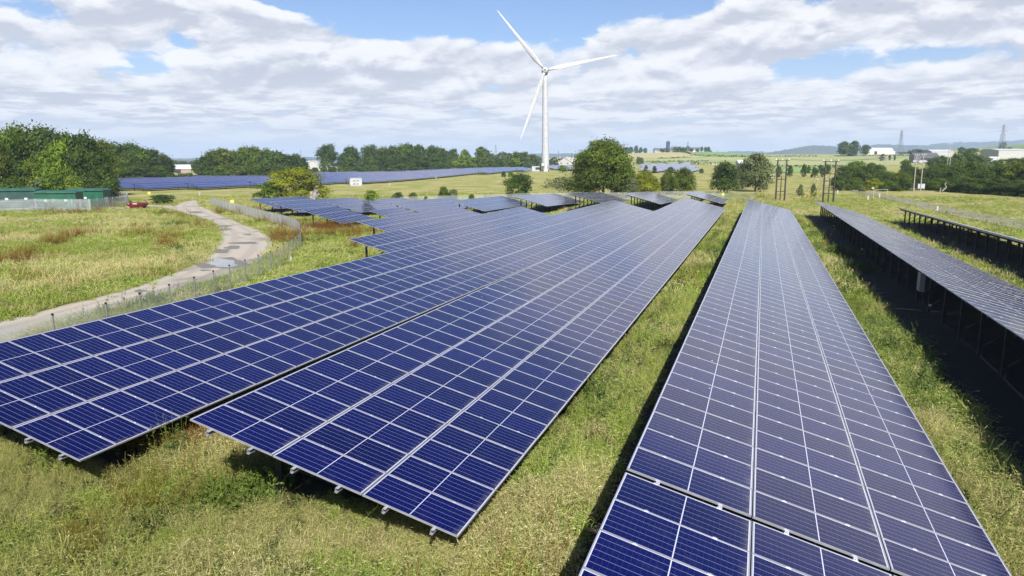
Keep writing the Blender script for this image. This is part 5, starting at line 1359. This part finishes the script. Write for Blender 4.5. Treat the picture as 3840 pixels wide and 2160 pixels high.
TUFTS = {'green': tuft('meadow_grass', 'green', 34, .20, .62, .26, .012, 1.2, .25, 1), 'straw': tuft('dry_grass', 'straw', 30, .25, .85, .28, .008, 1.1, .8, 2),
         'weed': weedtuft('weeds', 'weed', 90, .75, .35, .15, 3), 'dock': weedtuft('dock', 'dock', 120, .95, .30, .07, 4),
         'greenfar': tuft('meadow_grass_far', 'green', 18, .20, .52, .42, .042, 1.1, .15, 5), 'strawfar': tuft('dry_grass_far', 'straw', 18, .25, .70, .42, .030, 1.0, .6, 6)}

track_poly = [(a[0], a[1]) for a, b in TRK] + [(b[0], b[1]) for a, b in TRK[::-1]]
spur_poly = [(a[0], a[1]) for a, b in spur] + [(b[0], b[1]) for a, b in spur[::-1]]
road_pts = [(tuple(gp(*a)[:2]), tuple(gp(*b)[:2])) for a, b in rd[1:]]; road_poly = [a for a, b in road_pts] + [b for a, b in road_pts[::-1]]


def inside(poly, x, y):
    c = np.zeros(len(x), bool)
    for (x0, y0), (x1, y1) in zip(poly, poly[1:] + poly[:1]):
        if y0 == y1: continue
        k = ((y0 > y) != (y1 > y)) & (x < (x1 - x0) * (y - y0) / (y1 - y0) + x0); c ^= k
    return c


FOOT = [(X - SL * CT, X, segs[0][0], segs[-1][0] + segs[-1][1] * MP) for X, z, sl, segs, w in ROWS] + [(X - SL * CT, X, y, y + n * MP) for X, y, z, sl, n, md, lab in MID] + [(X - SL * CT, X, y, y + n * MP) for nm, X, y, z, sl, n in BACK]
rg = np.random.default_rng(5)
PTS = {k: [] for k in TUFTS}
for (r0, r1, dens) in [(7, 16, 75), (16, 26, 50), (26, 42, 26), (42, 70, 10), (70, 115, 4.0), (115, 190, 1.3)]:
    a0, a1 = math.radians(-58), math.radians(21); n = int(dens * .5 * (r1 ** 2 - r0 ** 2) * (a1 - a0)); a = rg.uniform(a0, a1, n); r = np.sqrt(rg.uniform(r0 ** 2, r1 ** 2, n)); x, y = np.sin(a) * r, np.cos(a) * r
    jx, jy = x + rg.normal(0, .32, n), y + rg.normal(0, .32, n); keep = ~(inside(track_poly, jx, jy) | inside(spur_poly, jx, jy) | (inside(road_poly, jx, jy) & (rg.random(n) < .7))); und = np.zeros(n, bool); hm = np.ones(n)
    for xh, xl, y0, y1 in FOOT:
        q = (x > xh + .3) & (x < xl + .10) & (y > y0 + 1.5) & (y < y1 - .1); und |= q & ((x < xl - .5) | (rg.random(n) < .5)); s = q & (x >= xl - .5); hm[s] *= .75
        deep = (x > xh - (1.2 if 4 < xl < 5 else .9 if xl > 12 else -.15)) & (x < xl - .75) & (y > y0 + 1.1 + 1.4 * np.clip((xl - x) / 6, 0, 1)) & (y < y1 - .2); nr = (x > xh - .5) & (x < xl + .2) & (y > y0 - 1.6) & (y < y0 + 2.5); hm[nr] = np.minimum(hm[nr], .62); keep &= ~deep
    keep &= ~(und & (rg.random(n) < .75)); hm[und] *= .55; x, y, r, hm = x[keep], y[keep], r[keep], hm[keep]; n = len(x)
    straw = .62 * fb(x, y, 11, 3) + .38 * fb(x, y, 1.7, 9); rust = fb(x, y, 5, 21); wd = fb(x, y, 4, 33); u = rg.random(n)
    kind = np.where(u < np.clip((straw - .50) * 10, .08, .85), 'straw', 'green'); kind = np.where((wd > .66) & (rg.random(n) < .5), 'weed', kind); kind = np.where((rust > .70) & (rg.random(n) < .30), 'dock', kind)
    thin = fb(x, y, .8, 71); gap_ = (rg.random(n) < np.clip((.46 - thin) * 5, 0, .85)) & (r < 60)
    if r0 >= 42: kind = np.where((kind == 'green'), 'greenfar', np.where(kind == 'straw', 'strawfar', kind))
    keepw = ~(((kind == 'weed') | (kind == 'dock')) & (rg.random(n) < (.75 if r0 < 42 else .35)))
    z = terr(x, y)
    for k in TUFTS:
        q = (kind == k) & keepw & ~gap_
        if q.any():
            m = q.sum(); sc = .72 * rg.uniform(.6, 1.3, m) * hm[q] * (.45 + .5 * fb(x[q], y[q], 3.5, 50) + .6 * fb(x[q], y[q], 1.1, 52)); PTS[k].append(np.stack([x[q], y[q], z[q] - .02, sc], 1))
# rust-coloured dock patches where the photograph has them (px, py, radius m, count)
for px, py, rad, cnt in [(560, 1660, 1.3, -150), (690, 1620, .8, -90), (440, 1680, .7, -60), (300, 2050, .35, -30), (310, 2120, .3, -26), (470, 1930, .25, -16), (215, 912, 1.0, 30), (65, 985, 1.2, 34), (120, 960, 1.2, 18), (300, 885, 1.2, 26), (635, 893, 1.0, 16), (745, 850, 1.2, 16), (1210, 860, 3.2, 140), (1240, 885, 2.2, 60), (1330, 930, .6, 8), (1045, 905, 1.2, 40), (1065, 890, .8, 22),
                         (812, 800, 1.3, 26), (275, 800, 2.0, 40), (140, 782, 1.6, 30), (220, 784, 1.4, 30), (380, 778, 1.5, 24), (980, 835, 1.2, 16), (920, 800, 1.5, 24), (1135, 795, 2, 26), (680, 815, 1.3, 12), (520, 880, 1.2, 14), (640, 925, 1.3, 16)]:
    lowd = .48 if cnt < 0 else 1.0; rad *= 1.7 if cnt > 0 else 1.0; cnt = int(abs(cnt) * 1.9); c = gp(px, py); a = rg.uniform(0, 6.28, cnt); r = rad * rg.random(cnt) ** .9 * 1.25; th = rg.uniform(0, 3.14); ca, sa = 1.5 * r * np.cos(a), .55 * r * np.sin(a); x, y = c.x + ca * math.cos(th) - sa * math.sin(th), c.y + ca * math.sin(th) + sa * math.cos(th); PTS['dock'].append(np.stack([x, y, terr(x, y) - .02, lowd * rg.uniform(.8, 1.5, cnt)], 1))
# taller growth and weeds along table edges and the fence
for px, py, rad, cnt, k, s in [(250, 1700, .8, 60, 'weed', 1.0), (840, 1880, .9, 80, 'weed', 1.1), (960, 1850, .6, 40, 'weed', .9), (2740, 920, 2.0, 90, 'weed', 1.2), (2690, 960, 2.0, 90, 'weed', 1.2), (2640, 1010, 1.6, 60, 'weed', 1.0), (3120, 950, 2.5, 120, 'weed', 1.3), (3190, 1010, 2.0, 90, 'weed', 1.2), (3330, 1320, 1.4, 90, 'weed', 1.1),
                               (3450, 1500, 1.3, 90, 'weed', 1.1), (2020, 1640, .9, 40, 'weed', .9), (2230, 1460, 1.2, 50, 'weed', .9), (1150, 830, 3.0, 110, 'weed', .8), (1050, 860, 3.0, 110, 'weed', .8), (1170, 900, 2.5, 100, 'weed', .8), (650, 845, 3.5, 110, 'weed', 1.0), (610, 800, 1.5, 40, 'weed', 1.3), (675, 935, .7, 24, 'weed', 1.4), (480, 1150, 1.8, 70, 'weed', 1.1), (700, 1110, 2.0, 80, 'weed', 1.1), (560, 1140, 1.6, 70, 'weed', 1.1), (380, 1190, 1.6, 60, 'weed', 1.1), (2150, 745, 3, 50, 'weed', 1.3), (2560, 760, 3, 40, 'weed', 1.2), (2060, 765, 3, 40, 'weed', 1.2)]:
    cnt = int(cnt * .6); c = gp(px, py); a = rg.uniform(0, 6.28, cnt); r = 1.5 * rad * rg.random(cnt) ** .8; x, y = c.x + r * np.cos(a) * .8, c.y + r * np.sin(a) * 1.2; PTS[k].append(np.stack([x, y, terr(x, y) - .02, s * rg.uniform(.45, 1.25, cnt) * (1.15 - .5 * r / (1.5 * rad))], 1))

x, y = rg.uniform(-13.7, -11.3, 170), 11.6 + 6 * rg.random(170) ** 1.3; PTS['dock'].append(np.stack([x, y, terr(x, y) - .02, rg.uniform(.35, .85, 170)], 1))
# ranker green growth beside the shaded strips
for x0, x1, y0, y1, cnt in [(4.9, 6.0, 14, 95, 330), (4.2, 4.9, 16, 100, 160), (-4.7, -4.2, 14, 100, 150), (14.0, 15.4, 28, 100, 150), (-15.6, -14.3, 14, 30, 60)]:
    x, y = rg.uniform(x0, x1, cnt), y0 + (y1 - y0) * rg.random(cnt) ** 1.25; q = fb(x, y, 5, 91) > .43; x, y = x[q], y[q]; PTS['weed'].append(np.stack([x, y, terr(x, y) - .02, rg.uniform(.5, 1.25, len(x))], 1))


def scatter(name, me, P, label):
    src = put(name + '_tuft', me, loc=(float(P[0, 0]), float(P[0, 1]), float(P[0, 2]))); tag(src, kind='stuff')
    n = len(P); pm = bpy.data.meshes.new(name); pm.vertices.add(n); pm.vertices.foreach_set('co', P[:, :3].astype(np.float32).ravel())
    rot = np.stack([rg.normal(0, .28, n), rg.normal(0, .28, n), rg.uniform(0, 6.28, n)], 1).astype(np.float32); at = pm.attributes.new('rot', 'FLOAT_VECTOR', 'POINT'); at.data.foreach_set('vector', rot.ravel())
    at = pm.attributes.new('scl', 'FLOAT', 'POINT'); at.data.foreach_set('value', P[:, 3].astype(np.float32))
    o = tag(put(name, pm), label, None, None, 'stuff')
    t = bpy.data.node_groups.new(name + '_scatter', 'GeometryNodeTree'); t.interface.new_socket('Geometry', in_out='INPUT', socket_type='NodeSocketGeometry'); t.interface.new_socket('Geometry', in_out='OUTPUT', socket_type='NodeSocketGeometry')
    gi, go = t.nodes.new('NodeGroupInput'), t.nodes.new('NodeGroupOutput'); ip = t.nodes.new('GeometryNodeInstanceOnPoints'); oi = t.nodes.new('GeometryNodeObjectInfo'); oi.inputs['Object'].default_value = src; oi.transform_space = 'ORIGINAL'
    ar = t.nodes.new('GeometryNodeInputNamedAttribute'); ar.data_type = 'FLOAT_VECTOR'; ar.inputs['Name'].default_value = 'rot'; er = t.nodes.new('FunctionNodeEulerToRotation'); asl = t.nodes.new('GeometryNodeInputNamedAttribute'); asl.data_type = 'FLOAT'; asl.inputs['Name'].default_value = 'scl'
    L = t.links; L.new(gi.outputs[0], ip.inputs['Points']); L.new(oi.outputs['Geometry'], ip.inputs['Instance']); L.new(ar.outputs[0], er.inputs[0]); L.new(er.outputs[0], ip.inputs['Rotation']); L.new(asl.outputs[0], ip.inputs['Scale']); L.new(ip.outputs[0], go.inputs[0])
    md = o.modifiers.new('scatter', 'NODES'); md.node_group = t; return o


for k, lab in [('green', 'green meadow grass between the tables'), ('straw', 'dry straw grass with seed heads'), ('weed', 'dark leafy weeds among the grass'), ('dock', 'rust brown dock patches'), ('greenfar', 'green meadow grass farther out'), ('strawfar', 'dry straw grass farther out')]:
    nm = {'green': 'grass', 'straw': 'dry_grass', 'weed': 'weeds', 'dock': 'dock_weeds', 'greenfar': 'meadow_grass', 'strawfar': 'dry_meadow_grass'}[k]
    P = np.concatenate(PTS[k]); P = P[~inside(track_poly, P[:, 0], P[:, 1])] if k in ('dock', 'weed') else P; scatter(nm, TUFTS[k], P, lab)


def plant(px, py, h, kind, n, size, label, seed, spread=.5, at=None):
    p = at or gp(px, py); me = weedtuft('weed_plant', kind, n, h, spread, size, seed); o = put('weed_plant', me, loc=p); tag(o, label, 'weed', 'single weeds')


plant(625, 1660, 1.25, 'weed', 420, .16, 'grey-green thistle clump rising over the low edge of the nearest left table', 61, .38, at=(-13.75, 13.6, gz(-13.75, 13.6)))
plant(235, 1760, .95, 'weed', 380, .16, 'leafy green weed below the bottom corner of the nearest left table', 62, .8)
plant(860, 1890, .75, 'weed', 360, .15, 'nettle-like weed in front of the black shade under the table', 63, .9)
plant(678, 958, 1.2, 'weed', 260, .2, 'bright leafy weed with pale flowers on the inner bend of the track', 64, .9)
plant(3090, 915, 1.5, 'weed', 200, .15, 'dark weed poking over the low edge of the pale row', 65, .9)

# ------------------------------------------------------------------ air
HAZE = 1.3e-4
hz = MB(); hz.box((-9000, -200, -40), (9000, 9000, 205))
hm_ = bpy.data.materials.new('haze_air'); hm_.use_nodes = True; ht = hm_.node_tree; ht.nodes.clear()
pv = nd(ht, 'ShaderNodeVolumePrincipled'); pv.inputs['Color'].default_value = (.60, .78, 1.0, 1); pv.inputs['Density'].default_value = HAZE; pv.inputs['Anisotropy'].default_value = 0.0
ho = nd(ht, 'ShaderNodeOutputMaterial'); ht.links.new(pv.outputs[0], ho.inputs['Volume'])
tag(hz.build('haze', hm_), kind='stuff')
